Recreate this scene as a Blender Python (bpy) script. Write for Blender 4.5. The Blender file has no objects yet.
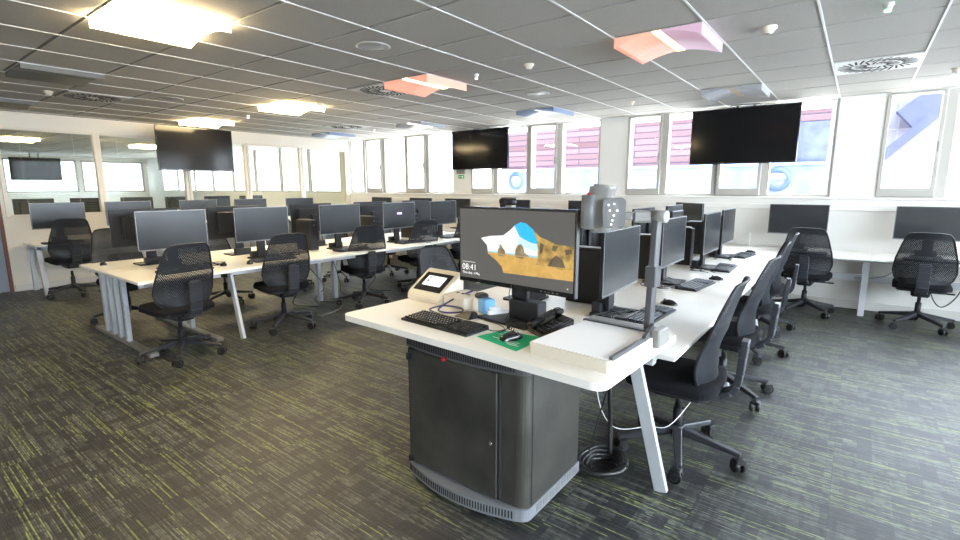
import bpy, bmesh, math, random
from mathutils import Vector, Matrix
random.seed(7)
C = bpy.context.scene.collection
PI = math.pi
# ------------------------------------------------------------------ helpers
def new_mat(name):
    m = bpy.data.materials.new(name); m.use_nodes = True
    return m, m.node_tree.nodes, m.node_tree.links, m.node_tree.nodes['Principled BSDF']
def mat(name, col, rough=.5, metal=0, spec=.5, noise=0, nscale=8, bump=0, bscale=200, emit=None, estr=0, coat=0):
    m, N, L, b = new_mat(name)
    b.inputs['Base Color'].default_value = (*col, 1); b.inputs['Roughness'].default_value = rough
    b.inputs['Metallic'].default_value = metal; b.inputs['Specular IOR Level'].default_value = spec
    b.inputs['Coat Weight'].default_value = coat
    if emit: b.inputs['Emission Color'].default_value = (*emit, 1); b.inputs['Emission Strength'].default_value = estr
    tc = N.new('ShaderNodeTexCoord')
    if noise:
        n = N.new('ShaderNodeTexNoise'); n.inputs['Scale'].default_value = nscale; n.inputs['Detail'].default_value = 4
        L.new(tc.outputs['Object'], n.inputs['Vector'])
        r = N.new('ShaderNodeMapRange'); r.inputs['From Min'].default_value = .3; r.inputs['From Max'].default_value = .7; r.inputs['To Min'].default_value = 1 - noise; r.inputs['To Max'].default_value = 1 + noise
        L.new(n.outputs['Fac'], r.inputs['Value'])
        v = N.new('ShaderNodeVectorMath'); v.operation = 'SCALE'; v.inputs[0].default_value = col
        L.new(r.outputs['Result'], v.inputs['Scale']); L.new(v.outputs['Vector'], b.inputs['Base Color'])
    if bump:
        n = N.new('ShaderNodeTexNoise'); n.inputs['Scale'].default_value = bscale
        L.new(tc.outputs['Object'], n.inputs['Vector'])
        u = N.new('ShaderNodeBump'); u.inputs['Strength'].default_value = bump; u.inputs['Distance'].default_value = .002
        L.new(n.outputs['Fac'], u.inputs['Height']); L.new(u.outputs['Normal'], b.inputs['Normal'])
    return m

class MB:
    def __init__(s): s.bm = bmesh.new(); s.uv = s.bm.loops.layers.uv.new('UVMap')
    def _merge(s, t, M=None, mi=0):
        if M is not None: bmesh.ops.transform(t, matrix=M, verts=t.verts)
        mp = [s.bm.verts.new(v.co) for v in t.verts]
        for i, v in enumerate(t.verts): v.index = i
        for f in t.faces:
            try: g = s.bm.faces.new([mp[v.index] for v in f.verts]); g.material_index = mi; g.smooth = f.smooth
            except ValueError: pass
        t.free()
    def box(s, x0, x1, y0, y1, z0, z1, bev=0, mi=0, M=None, seg=1):
        t = bmesh.new(); bmesh.ops.create_cube(t, size=1)
        bmesh.ops.transform(t, matrix=Matrix.Translation(((x0+x1)/2, (y0+y1)/2, (z0+z1)/2)) @ Matrix.Diagonal((abs(x1-x0), abs(y1-y0), abs(z1-z0), 1)), verts=t.verts)
        if bev: bmesh.ops.bevel(t, geom=t.edges[:], offset=bev, segments=seg, affect='EDGES', profile=.5)
        s._merge(t, M, mi); return s
    def prism(s, pts, z0, z1, mi=0, M=None, smooth=False):
        t = bmesh.new(); a = [t.verts.new((x, y, z0)) for x, y in pts]; b = [t.verts.new((x, y, z1)) for x, y in pts]
        n = len(pts); t.faces.new(a[::-1]); t.faces.new(b)
        for i in range(n):
            f = t.faces.new((a[i], a[(i+1) % n], b[(i+1) % n], b[i])); f.smooth = smooth
        s._merge(t, M, mi); return s
    def bar(s, p, q, w, h, mi=0, up=(0, 0, 1), w2=None, h2=None, bev=0):
        p, q = Vector(p), Vector(q); d = (q-p).normalized(); u = Vector(up)
        r = d.cross(u)
        if r.length < 1e-4: r = d.cross(Vector((1, 0, 0)))
        r.normalize(); u = r.cross(d); w2 = w if w2 is None else w2; h2 = h if h2 is None else h2
        t = bmesh.new(); vs = []
        for c, a, b in ((p, w, h), (q, w2, h2)):
            for i, j in ((-1, -1), (1, -1), (1, 1), (-1, 1)): vs.append(t.verts.new(c + r*a*i/2 + u*b*j/2))
        for f in ((3, 2, 1, 0), (4, 5, 6, 7), (0, 1, 5, 4), (1, 2, 6, 5), (2, 3, 7, 6), (3, 0, 4, 7)): t.faces.new([vs[k] for k in f])
        if bev: bmesh.ops.bevel(t, geom=t.edges[:], offset=bev, segments=1, affect='EDGES')
        s._merge(t, None, mi); return s
    def cyl(s, p, q, r, r2=None, seg=16, mi=0, smooth=True):
        p, q = Vector(p), Vector(q); r2 = r if r2 is None else r2; d = (q-p).normalized()
        a = d.cross(Vector((0, 0, 1)));  a = d.cross(Vector((1, 0, 0))) if a.length < 1e-4 else a
        a.normalize(); b = d.cross(a); t = bmesh.new(); A = []; B = []
        for i in range(seg):
            c = a*math.cos(2*PI*i/seg) + b*math.sin(2*PI*i/seg)
            A.append(t.verts.new(p+c*r)); B.append(t.verts.new(q+c*r2))
        t.faces.new(A); t.faces.new(B[::-1])
        for i in range(seg):
            f = t.faces.new((A[i], B[i], B[(i+1) % seg], A[(i+1) % seg])); f.smooth = smooth
        bmesh.ops.recalc_face_normals(t, faces=t.faces); s._merge(t, None, mi); return s
    def tube(s, pts, r, seg=6, mi=0, sub=6):
        P = [Vector(p) for p in pts]
        if len(P) > 2 and sub > 1:   # catmull-rom
            Q = []
            for i in range(len(P)-1):
                a = P[max(i-1, 0)]; b = P[i]; c = P[i+1]; d = P[min(i+2, len(P)-1)]
                for k in range(sub):
                    u = k/sub; Q.append(.5*((2*b)+(c-a)*u+(2*a-5*b+4*c-d)*u*u+(3*b-a-3*c+d)*u**3))
            Q.append(P[-1]); P = Q
        t = bmesh.new(); rings = []; prev = None
        for i, p in enumerate(P):
            d = (P[min(i+1, len(P)-1)]-P[max(i-1, 0)]).normalized()
            a = d.cross(Vector((0, 0, 1))) if prev is None else prev - d*prev.dot(d)
            if a.length < 1e-3: a = d.cross(Vector((1, 0, 0)))
            a.normalize(); prev = a; b = d.cross(a)
            rings.append([t.verts.new(p+(a*math.cos(2*PI*k/seg)+b*math.sin(2*PI*k/seg))*r) for k in range(seg)])
        for A, B in zip(rings, rings[1:]):
            for k in range(seg):
                f = t.faces.new((A[k], B[k], B[(k+1) % seg], A[(k+1) % seg])); f.smooth = True
        t.faces.new(rings[0]); t.faces.new(rings[-1][::-1])
        bmesh.ops.recalc_face_normals(t, faces=t.faces); s._merge(t, None, mi); return s
    def lathe(s, prof, cx=0, cy=0, seg=24, mi=0, M=None):
        t = bmesh.new(); R = []
        for r, z in prof: R.append([t.verts.new((cx+max(r, 1e-4)*math.cos(2*PI*k/seg), cy+max(r, 1e-4)*math.sin(2*PI*k/seg), z)) for k in range(seg)])
        for A, B in zip(R, R[1:]):
            for k in range(seg):
                f = t.faces.new((A[k], A[(k+1) % seg], B[(k+1) % seg], B[k])); f.smooth = True
        bmesh.ops.recalc_face_normals(t, faces=t.faces); s._merge(t, M, mi); return s
    def poly(s, pts, mi=0):
        f = s.bm.faces.new([s.bm.verts.new(p) for p in pts]); f.material_index = mi; return s
    def build(s, name, mats, parent=None, loc=None, rot=None, kind=None, label=None):
        me = bpy.data.meshes.new(name); s.bm.to_mesh(me); s.bm.free()
        for m in (mats if isinstance(mats, (list, tuple)) else [mats]): me.materials.append(m)
        o = bpy.data.objects.new(name, me); C.objects.link(o)
        if parent: o.parent = parent
        if loc: o.location = loc
        if rot: o.rotation_euler = rot
        if kind: o['kind'] = kind
        if label: o['label'] = label
        return o
def thing(name, label, cat, loc=(0, 0, 0), rz=0, group=None):
    o = bpy.data.objects.new(name, None); C.objects.link(o); o.location = loc; o.rotation_euler = (0, 0, rz)
    o.empty_display_size = .1
    return tag(o, label, cat, group)
def tag(o, label, cat, group=None):
    o['label'] = label; o['category'] = cat
    if group: o['group'] = group
    return o
def copy_tree(o, parent=None):
    c = o.copy(); C.objects.link(c)
    if parent: c.parent = parent
    for ch in list(o.children): copy_tree(ch, c)
    return c
def place(proto, used, loc, rz, label, group=None, cat=None):
    o = proto if not used[0] else copy_tree(proto)
    used[0] = True; o.location = loc; o.rotation_euler = (0, 0, rz); o['label'] = label
    if group: o['group'] = group
    if cat: o['category'] = cat
    return o
def rounded(x0, x1, y0, y1, r, seg=5):
    out = []
    for cx, cy, a in ((x1-r, y1-r, 0), (x0+r, y1-r, 90), (x0+r, y0+r, 180), (x1-r, y0+r, 270)):
        for k in range(seg+1):
            t = math.radians(a+90*k/seg); out.append((cx+r*math.cos(t), cy+r*math.sin(t)))
    return out
def text_mesh(name, s, size, m, parent, M, ext=.0004):
    cu = bpy.data.curves.new('t', 'FONT'); cu.body = s; cu.size = size; cu.extrude = ext; cu.resolution_u = 4; cu.offset = -size*.018
    to = bpy.data.objects.new('t', cu); C.objects.link(to)
    dg = bpy.context.evaluated_depsgraph_get(); me = bpy.data.meshes.new_from_object(to.evaluated_get(dg))
    bpy.data.objects.remove(to); bpy.data.curves.remove(cu); me.transform(M); me.materials.clear(); me.materials.append(m); me.name = name
    o = bpy.data.objects.new(name, me); C.objects.link(o); o.parent = parent
    return o
# ------------------------------------------------------------------ dimensions
CZ = 2.507; WY = 7.45; LX = -9.45; RX = 3.6; BY = -3.2; DZ = .70; PZ = .80
GX, GY, GT = -2.695, 2.306, .6
# ------------------------------------------------------------------ materials
M_white = mat('white_laminate', (.88, .85, .79), .38, noise=.03, nscale=2)
M_edge = mat('desk_edge', (.62, .62, .6), .45)
M_wall = mat('wall_paint', (.80, .78, .74), .7, noise=.02, nscale=1.5, bump=.1, bscale=60)
M_wallc = mat('cream_wall_paint', (.70, .65, .57), .65, noise=.02, nscale=1.5)
M_frame = mat('window_frame_paint', (.46, .44, .40), .4)
M_post = mat('cream_frame', (.66, .60, .51), .45)
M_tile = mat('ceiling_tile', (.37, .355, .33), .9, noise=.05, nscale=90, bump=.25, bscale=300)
M_gap = mat('ceiling_shadow_gap', (.06, .06, .06), .9)
M_tbar = mat('ceiling_bar', (.66, .66, .65), .4)
M_alu = mat('powder_coated_steel', (.55, .57, .60), .38, metal=.25)
M_bar = mat('grey_steel_foot', (.30, .29, .27), .45, metal=.4)
M_black = mat('black_plastic', (.013, .0135, .016), .45, spec=.35)
M_blackg = mat('black_gloss_plastic', (.012, .012, .013), .15, coat=.5)
M_dk = mat('charcoal_plastic', (.022, .023, .027), .4, spec=.35)
M_screen = mat('dark_screen', (.018, .021, .025), .25, spec=.6)
M_tvscreen = mat('tv_screen', (.006, .006, .007), .12, spec=.22)
M_bezel = mat('silver_grey_bezel', (.22, .22, .23), .35, metal=.3)
M_seat = mat('black_fabric', (.010, .010, .012), .9, spec=.15, bump=.4, bscale=500)
M_spine = mat('grey_satin_plastic', (.034, .036, .044), .3, spec=.45)
M_base = mat('dark_grey_base', (.028, .029, .034), .38, spec=.4)
M_wheel = mat('caster_black', (.015, .015, .015), .3)
M_chrome = mat('chrome', (.8, .8, .8), .15, metal=1)
M_cab = mat('brushed_dark_metal', (.066, .063, .055), .42, metal=.4, noise=.35, nscale=4, bump=.1, bscale=40)
M_plinth = mat('light_grey_metal', (.23, .24, .26), .4, metal=.3)
M_slot = mat('slot_black', (.01, .01, .01), .8)
M_beige = mat('beige_plastic', (.66, .60, .50), .45)
M_grey = mat('grey_plastic', (.16, .16, .16), .4)
M_lgrey = mat('light_grey_plastic', (.23, .22, .205), .4)
M_dgrey = mat('dark_grey_metal', (.10, .10, .105), .4, metal=.3)
M_paper = mat('white_paper', (.88, .88, .88), .6)
M_green = mat('green_mat', (.0, .42, .19), .5)
M_blue = mat('blue_plastic', (.18, .42, .72), .25)
M_bluec = mat('navy_cable', (.03, .03, .12), .45)
M_key = mat('key_black', (.012, .012, .013), .5, spec=.25)
M_keyb = mat('key_blue_grey', (.03, .04, .06), .3)
M_red = mat('red_plastic', (.5, .02, .02), .4)
M_yell = mat('yellow_print', (.7, .75, .1), .5)
M_door = mat('blue_grey_door', (.22, .26, .33), .45)
M_doorf = mat('brown_door_edge', (.16, .05, .03), .5)
M_blind = mat('blind_slat', (.16, .16, .10), .5)
M_skirt = mat('skirting_paint', (.62, .60, .56), .5)
# glass: clear pane with a little mirror
def glass_mat(name, tint, refl):
    m, N, L, b = new_mat(name); N.remove(b)
    o = N['Material Output']; t = N.new('ShaderNodeBsdfTransparent'); t.inputs['Color'].default_value = (*tint, 1)
    g = N.new('ShaderNodeBsdfGlossy'); g.inputs['Roughness'].default_value = .02
    lw = N.new('ShaderNodeLayerWeight'); pw = N.new('ShaderNodeMath'); pw.operation = 'POWER'; pw.inputs[1].default_value = 4; L.new(lw.outputs['Facing'], pw.inputs[0])
    f = N.new('ShaderNodeMath'); f.operation = 'MULTIPLY_ADD'; f.use_clamp = True; f.inputs[1].default_value = .45; f.inputs[2].default_value = refl; L.new(pw.outputs[0], f.inputs[0])
    x = N.new('ShaderNodeMixShader'); L.new(f.outputs[0], x.inputs['Fac']); L.new(t.outputs[0], x.inputs[1]); L.new(g.outputs[0], x.inputs[2])
    L.new(x.outputs[0], o.inputs['Surface']); return m
M_glass = glass_mat('window_glass', (.98, .99, 1), .02)
M_pglass = glass_mat('partition_glass', (.95, .98, .95), .003)
# emitters
def emat(name, col, s, base=(.8, .8, .8)):
    return mat(name, base, .5, emit=col, estr=s)
M_lamp = emat('lit_warm_diffuser', (1, .76, .40), 22.0)
M_lamp2 = emat('lit_core', (1, .92, .70), 16)
M_strip = emat('amber_strip', (1, .55, .12), 2.0)
M_strip0 = mat('unlit_amber_strip', (.40, .32, .22), .5)
M_strip2 = emat('bright_strip', (1, .85, .5), 5)
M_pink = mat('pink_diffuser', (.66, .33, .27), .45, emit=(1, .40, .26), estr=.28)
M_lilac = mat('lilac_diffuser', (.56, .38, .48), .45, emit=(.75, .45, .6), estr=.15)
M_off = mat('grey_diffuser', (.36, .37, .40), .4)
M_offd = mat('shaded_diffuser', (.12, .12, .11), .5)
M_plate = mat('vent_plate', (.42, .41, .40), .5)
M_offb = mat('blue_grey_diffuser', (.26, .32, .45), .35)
M_led = emat('green_led', (.1, 1, .3), 6)
M_ledw = emat('white_led', (1, 1, .95), 3)
# carpet
def carpet():
    m, N, L, b = new_mat('striped_carpet')
    b.inputs['Roughness'].default_value = .5; b.inputs['Specular IOR Level'].default_value = .6
    tc = N.new('ShaderNodeTexCoord'); sp = N.new('ShaderNodeSeparateXYZ'); L.new(tc.outputs['Object'], sp.inputs[0])
    def mth(op, a, b2=None, c=None, clamp=False):
        n = N.new('ShaderNodeMath'); n.operation = op; n.use_clamp = clamp
        for i, v in enumerate((a, b2, c)):
            if v is None: continue
            if isinstance(v, (int, float)): n.inputs[i].default_value = v
            else: L.new(v, n.inputs[i])
        return n.outputs[0]
    X, Y = sp.outputs['X'], sp.outputs['Y']
    xt = mth('DIVIDE', mth('SUBTRACT', X, .03), .5); yt = mth('DIVIDE', Y, .5)
    xi = mth('FLOOR', xt); yi = mth('FLOOR', yt)
    cmb = N.new('ShaderNodeCombineXYZ'); L.new(xi, cmb.inputs[0]); L.new(yi, cmb.inputs[1])
    wn = N.new('ShaderNodeTexWhiteNoise'); wn.noise_dimensions = '2D'; L.new(cmb.outputs[0], wn.inputs['Vector'])
    tr = wn.outputs['Value']
    def vec(x, y, z):
        n = N.new('ShaderNodeCombineXYZ')
        for i, v in enumerate((x, y, z)):
            if isinstance(v, (int, float)): n.inputs[i].default_value = v
            else: L.new(v, n.inputs[i])
        return n.outputs[0]
    def noise(v, s=1, d=0, r=.5):
        n = N.new('ShaderNodeTexNoise'); n.inputs['Scale'].default_value = s; n.inputs['Detail'].default_value = d; n.inputs['Roughness'].default_value = r
        L.new(v, n.inputs['Vector']); return n.outputs['Fac']
    def ramp(v, a, b2, lo=0, hi=1):
        n = N.new('ShaderNodeMapRange'); L.new(v, n.inputs[0])
        for k, q in (('From Min', a), ('From Max', b2), ('To Min', lo), ('To Max', hi)): n.inputs[k].default_value = q
        return n.outputs[0]
    def wnoise(x, y, z=0):
        n = N.new('ShaderNodeTexWhiteNoise'); n.noise_dimensions = '3D'; L.new(vec(x, y, z), n.inputs['Vector']); return n.outputs['Value']
    ln = mth('FLOOR', mth('MULTIPLY', Y, 118))                       # yarn rows, 8.5 mm
    fr = mth('FRACT', mth('MULTIPLY', Y, 118))
    off = mth('MULTIPLY', tr, 37)
    def segs(freq, seed):
        o = wnoise(ln, off, seed)
        return wnoise(mth('FLOOR', mth('ADD', mth('MULTIPLY', X, freq), mth('MULTIPLY', o, 9))), ln, mth('ADD', off, seed))
    zone = noise(vec(mth('MULTIPLY', X, 1.1), mth('MULTIPLY', Y, 3.4), mth('MULTIPLY', tr, 2)), 1, 2)
    thin = mth('MULTIPLY', ramp(fr, .10, .22), ramp(fr, .92, .80))
    dash = ramp(noise(vec(mth('MULTIPLY', X, 30), mth('MULTIPLY', ln, .9), 5), 1, 0), .38, .52, .35, 1)
    green = mth('MULTIPLY', mth('GREATER_THAN', mth('ADD', segs(1.35, 3), mth('MULTIPLY', zone, .9)), 1.345), mth('MULTIPLY', thin, dash))
    line = mth('MULTIPLY', ramp(segs(2.2, 11), .25, .95), mth('MULTIPLY', thin, dash))
    bi = wnoise(mth('FLOOR', mth('MULTIPLY', X, 15)), mth('FLOOR', mth('MULTIPLY', Y, 11)), 0)
    blk = ramp(bi, .66, .69)
    cross = ramp(noise(vec(mth('MULTIPLY', X, 38), mth('MULTIPLY', Y, 4), 1), 1, 1), .40, .60)
    mot = ramp(noise(vec(mth('MULTIPLY', X, 4), mth('MULTIPLY', Y, 7), 1), 1, 3), .35, .65, .75, 1.2)
    def mix(fac, a, b2):
        n = N.new('ShaderNodeMix'); n.data_type = 'RGBA'
        if isinstance(fac, (int, float)): n.inputs['Factor'].default_value = fac
        else: L.new(fac, n.inputs['Factor'])
        for k, v in (('A', a), ('B', b2)):
            s = [q for q in n.inputs if q.name == k and q.type == 'RGBA'][0]
            if isinstance(v, tuple): s.default_value = (*v, 1)
            else: L.new(v, s)
        return [q for q in n.outputs if q.type == 'RGBA'][0]
    col = mix(cross, (.011, .012, .013), (.026, .027, .027))
    col = mix(mth('MULTIPLY', line, .8), col, (.135, .14, .115))
    col = mix(mth('MULTIPLY', blk, .72), col, (.014, .013, .017))
    col = mix(mth('MULTIPLY', green, .85), col, (.175, .205, .065))
    seam = mth('MAXIMUM', mth('LESS_THAN', mth('FRACT', xt), .008), mth('MULTIPLY', mth('LESS_THAN', mth('FRACT', yt), .008), .6))
    col = mix(mth('MULTIPLY', seam, .5), col, (.006, .006, .006))
    v = N.new('ShaderNodeVectorMath'); v.operation = 'SCALE'; L.new(col, v.inputs[0]); L.new(mth('MULTIPLY', mot, 1.25), v.inputs['Scale'])
    L.new(v.outputs[0], b.inputs['Base Color'])
    bp = N.new('ShaderNodeBump'); bp.inputs['Strength'].default_value = .35; bp.inputs['Distance'].default_value = .003
    L.new(thin, bp.inputs['Height']); L.new(bp.outputs[0], b.inputs['Normal'])
    return m
M_carpet = carpet()
# perforated chair mesh, UV in metres
def mesh_mat():
    m, N, L, b = new_mat('perforated_mesh_back')
    b.inputs['Base Color'].default_value = (.016, .018, .023, 1); b.inputs['Roughness'].default_value = .42; b.inputs['Specular IOR Level'].default_value = .4
    tc = N.new('ShaderNodeUVMap'); sp = N.new('ShaderNodeSeparateXYZ'); L.new(tc.outputs[0], sp.inputs[0])
    def mth(op, a, b2=None):
        n = N.new('ShaderNodeMath'); n.operation = op
        for i, v in enumerate((a, b2)):
            if v is None: continue
            if isinstance(v, (int, float)): n.inputs[i].default_value = v
            else: L.new(v, n.inputs[i])
        return n.outputs[0]
    P = .0145
    V = mth('DIVIDE', sp.outputs['Y'], P*.8); row = mth('FLOOR', V)
    U = mth('ADD', mth('DIVIDE', sp.outputs['X'], P), mth('MULTIPLY', mth('MODULO', row, 2), .5))
    du = mth('ABSOLUTE', mth('SUBTRACT', mth('FRACT', U), .5)); dv = mth('ABSOLUTE', mth('SUBTRACT', mth('FRACT', V), .5))
    d = mth('ADD', du, dv)
    # hole size follows the height band: widest at mid back and near the top
    cr = N.new('ShaderNodeValToRGB'); e = cr.color_ramp; e.elements[0].position = 0; e.elements[0].color = (.0, .0, .0, 1)
    e.elements[1].position = 1; e.elements[1].color = (.1, .1, .1, 1)
    for p, c in ((.06, .18), (.46, .18), (.50, .31), (.58, .31), (.62, .14), (.72, .19), (.9, .16)):
        k = e.elements.new(p); k.color = (c, c, c, 1)
    L.new(mth('DIVIDE', sp.outputs['Y'], .52), cr.inputs[0])
    hole = mth('LESS_THAN', d, cr.outputs[0])
    a = mth('SUBTRACT', 1, hole); L.new(a, b.inputs['Alpha'])
    return m
M_mesh = mesh_mat()

# ------------------------------------------------------------------ setting
S = 'structure'
NX = -21.5   # far end of the neighbouring room
MB().box(NX, RX, BY, WY+.3, -.12, 0).build('floor', M_carpet, kind=S)
cb = MB()
j0, j1 = -10, 9
for j in range(j0, j1):
    y0 = GY+j*GT+.009; y1 = GY+(j+1)*GT-.009
    y1 = min(y1, WY)
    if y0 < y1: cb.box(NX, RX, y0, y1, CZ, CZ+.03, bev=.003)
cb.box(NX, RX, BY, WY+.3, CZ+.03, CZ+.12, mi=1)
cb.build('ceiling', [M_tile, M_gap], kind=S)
tb = MB()
i = -15
while GX+i*GT < RX:
    x = GX+i*GT
    if abs(x-LX) > .1: tb.box(x-.0065, x+.0065, BY, WY, CZ-.004, CZ+.002)
    i += 1
tb.build('trim_1', M_tbar, kind=S)
# window wall, with openings
opens = []   # (x0,x1,kind)
for k in range(-7, 2):
    s = -2.82+3*k
    opens += [(s, s+.44, 'n'), (s+.56, s+1.17, 'w'), (s+1.28, s+1.74, 'n'), (s+1.86, s+2.5, 'w')]
opens = [o for o in opens if o[1] > LX-.3]+[(LX-.25-1.3*(k+1), LX-.25-1.3*k-.16, 'w') for k in range(9)]
opens.sort()
op2 = []
for a, b, k in opens:
    if k == 'w' and a < LX < b: op2 += [(LX+.05, LX+.45, k)]
    elif a > NX+.2 and b < RX-.1: op2.append((a, b, k))
wb = MB()
wb.box(NX, RX, WY-.06, WY+.10, 0, 1.335)
wb.box(NX, RX, WY-.06, WY+.10, 2.498, CZ+.03)
xs = NX
pier = [(a, b) for a, b, k in op2]
for a, b in pier+[(RX, RX)]:
    if a-xs > .2: wb.box(xs+.03, a-.03, WY-.05, WY+.10, 1.3, 2.5)
    xs = b
wb.build('wall_back', M_wall, kind=S)
n = 0
for a, b, k in op2:
    n += 1
    f = MB(); z0, z1 = 1.335, 2.498; y0, y1 = WY-.03, WY+.08
    o = .035   # outer frame
    f.box(a-.06, a, y0, y1, z0, z1); f.box(b, b+.06, y0, y1, z0, z1)
    f.box(a, b, y0, y1, z0, z0+.037); f.box(a, b, y0, y1, z1-.012, z1)
    if k == 'n':   # opening sash standing proud
        s0 = y0-.035
        f.box(a-.032, a+.006, s0, y1, z0+.02, z1-.004, bev=.004); f.box(b-.006, b+.032, s0, y1, z0+.02, z1-.004, bev=.004)
        f.box(a, b, s0, y1, z0+.02, 1.445, bev=.004); f.box(a, b, s0, y1, z1-.024, z1-.004, bev=.003)
    w = f.build('window_%d' % n, M_frame, kind=S)
    MB().box(a, b, WY+.03, WY+.036, z0+.03, z1-.01).build('glass', M_glass, w)
    if k == 'n': MB().box(b-.004, b+.016, y0-.06, y0-.035, 1.85, 1.95, bev=.004).box(b+.0, b+.012, y0-.075, y0-.055, 1.84, 1.87, bev=.003).build('window_handle', M_lgrey, w)
MB().box(LX+.02, RX, WY-.11, WY-.055, 1.315, 1.34, bev=.006).build('trim_2', M_wall, kind=S)
MB().box(LX+.02, RX, WY-.09, WY-.058, 1.18, 1.25, bev=.006).build('trim_3', M_wall, kind=S)
MB().box(LX+.06, RX-.02, WY-.075, WY-.058, 0, .1, bev=.004).build('baseboard_back', M_skirt, kind=S)
# left glazed partition
wl = MB(); 
wl.box(LX-.09, LX, 1.42, WY-.06, 0, 1.05); wl.box(LX-.09, LX, BY, WY-.06, 2.30, CZ); wl.box(LX-.09, LX, 1.42, 1.48, 1.05, 2.30)
wl.box(LX-.09, LX, BY, .42, 0, 2.30); wl.box(LX-.09, LX, .42, 1.42, 2.12, 2.30); wl.box(LX-.09, LX, 7.30, WY-.06, 1.05, 2.3)
wl.build('wall_left', M_wallc, kind=S)
MB().box(LX, LX+.015, 1.43, WY-.08, 0, .1, bev=.004).build('baseboard_left', M_skirt, kind=S)
panes = [(1.50, 2.56), (2.65, 3.83), (3.93, 4.92), (5.02, 6.10), (6.20, 7.27)]
for a, b in panes:
    n += 1; f = MB()
    f.box(LX-.07, LX+.015, a-.045, a, 1.05, 2.30, bev=.004); f.box(LX-.07, LX+.015, b, b+.045, 1.05, 2.30, bev=.004)
    f.box(LX-.06, LX+.012, a, b, 1.05, 1.085); f.box(LX-.06, LX+.012, a, b, 2.265, 2.30)
    w = f.build('window_%d' % n, M_post, kind=S)
    MB().box(LX-.03, LX-.024, a, b, 1.07, 2.28).build('glass', M_pglass, w)
# blinds in the two near panes, slats turned open
for (a, b), lab in zip(panes[:2], ('open slatted blind behind the glass pane nearest the blue-grey door', 'open slatted blind behind the second partition pane from the blue-grey door')):
    bl = thing('venetian_blind', lab, 'blind', (LX-.11, (a+b)/2, 1.06), 0, 'venetian blinds in the partition')
    s = MB(); h = (b-a)/2-.02
    for k in range(46): s.box(-.011, .011, -h, h, .03+k*.0255, .0315+k*.0255)
    s.build('slats', M_blind, bl)
    MB().box(-.015, .015, -h, h, 1.205, 1.235).build('head_rail', M_post, bl)
    MB().box(-.012, .012, -h, h, .0, .018).build('bottom_rail', M_post, bl)
    for y in (-h*.6, h*.6): MB().cyl((.013, y, 0), (.013, y, 1.21), .0015, seg=5).build('cord', M_post, bl)
# door in the partition, left edge of view
d = MB().box(LX-.06, LX-.01, .46, 1.375, .01, 2.08).build('door_1', M_door, kind=S)
MB().box(LX-.07, LX+.012, 1.375, 1.415, 0, 2.12, bev=.003).box(LX-.07, LX+.012, .42, .46, 0, 2.12, bev=.003).box(LX-.07, LX+.012, .42, 1.415, 2.08, 2.12, bev=.003).build('door_frame', M_doorf, d)
MB().cyl((LX+.03, .55, 1.0), (LX+.03, .66, 1.0), .01).cyl((LX-.01, .55, 1.0), (LX+.03, .55, 1.0), .012).build('door_handle', M_chrome, d)
# right wall with windows (daylight side) and rear wall
wr = MB(); wr.box(RX, RX+.2, BY, WY+.24, 0, .95); wr.box(RX, RX+.2, BY, WY+.24, 2.4, CZ+.1)
ws = [(-2.8, -1.0), (-.6, 1.2), (1.6, 3.4), (3.8, 5.6), (6.0, 7.1)]
y = BY
for a, b in ws: wr.box(RX, RX+.2, y, a, .95, 2.4); y = b
wr.box(RX, RX+.2, y, WY+.24, .95, 2.4); wr.build('wall_right', M_wall, kind=S)
for a, b in ws:
    n += 1
    w = MB().box(RX, RX+.1, a, a+.05, .95, 2.4).box(RX, RX+.1, b-.05, b, .95, 2.4).box(RX, RX+.1, a, b, .95, 1.0).box(RX, RX+.1, a, b, 2.35, 2.4).build('window_%d' % n, M_frame, kind=S)
    MB().box(RX+.04, RX+.046, a+.04, b-.04, .99, 2.36).build('glass', M_glass, w)
MB().box(NX, RX+.2, BY-.2, BY, 0, CZ+.1).build('wall_rear', M_wall, kind=S)
# far wall of the neighbouring room with its window strip
wf = MB(); wf.box(NX-.2, NX, BY, WY+.24, 0, 1.3); wf.box(NX-.2, NX, BY, WY+.24, 2.38, CZ+.1)
y = BY
for k in range(5):
    a = -2.6+k*2.0; wf.box(NX-.2, NX, y, a, 1.3, 2.38); y = a+1.88
wf.box(NX-.2, NX, y, WY+.24, 1.3, 2.38); wf.build('wall_neighbour', M_wall, kind=S)
for k in range(5):
    n += 1; a = -2.6+k*2.0
    w = MB().box(NX-.1, NX-.02, a, a+.05, 1.3, 2.38).box(NX-.1, NX-.02, a+1.83, a+1.88, 1.3, 2.38).box(NX-.1, NX-.02, a, a+1.88, 1.3, 1.35).box(NX-.1, NX-.02, a, a+1.88, 2.33, 2.38).build('window_%d' % n, M_frame, kind=S)
    MB().box(NX-.07, NX-.064, a+.04, a+1.84, 1.34, 2.35).build('glass', M_glass, w)

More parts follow.
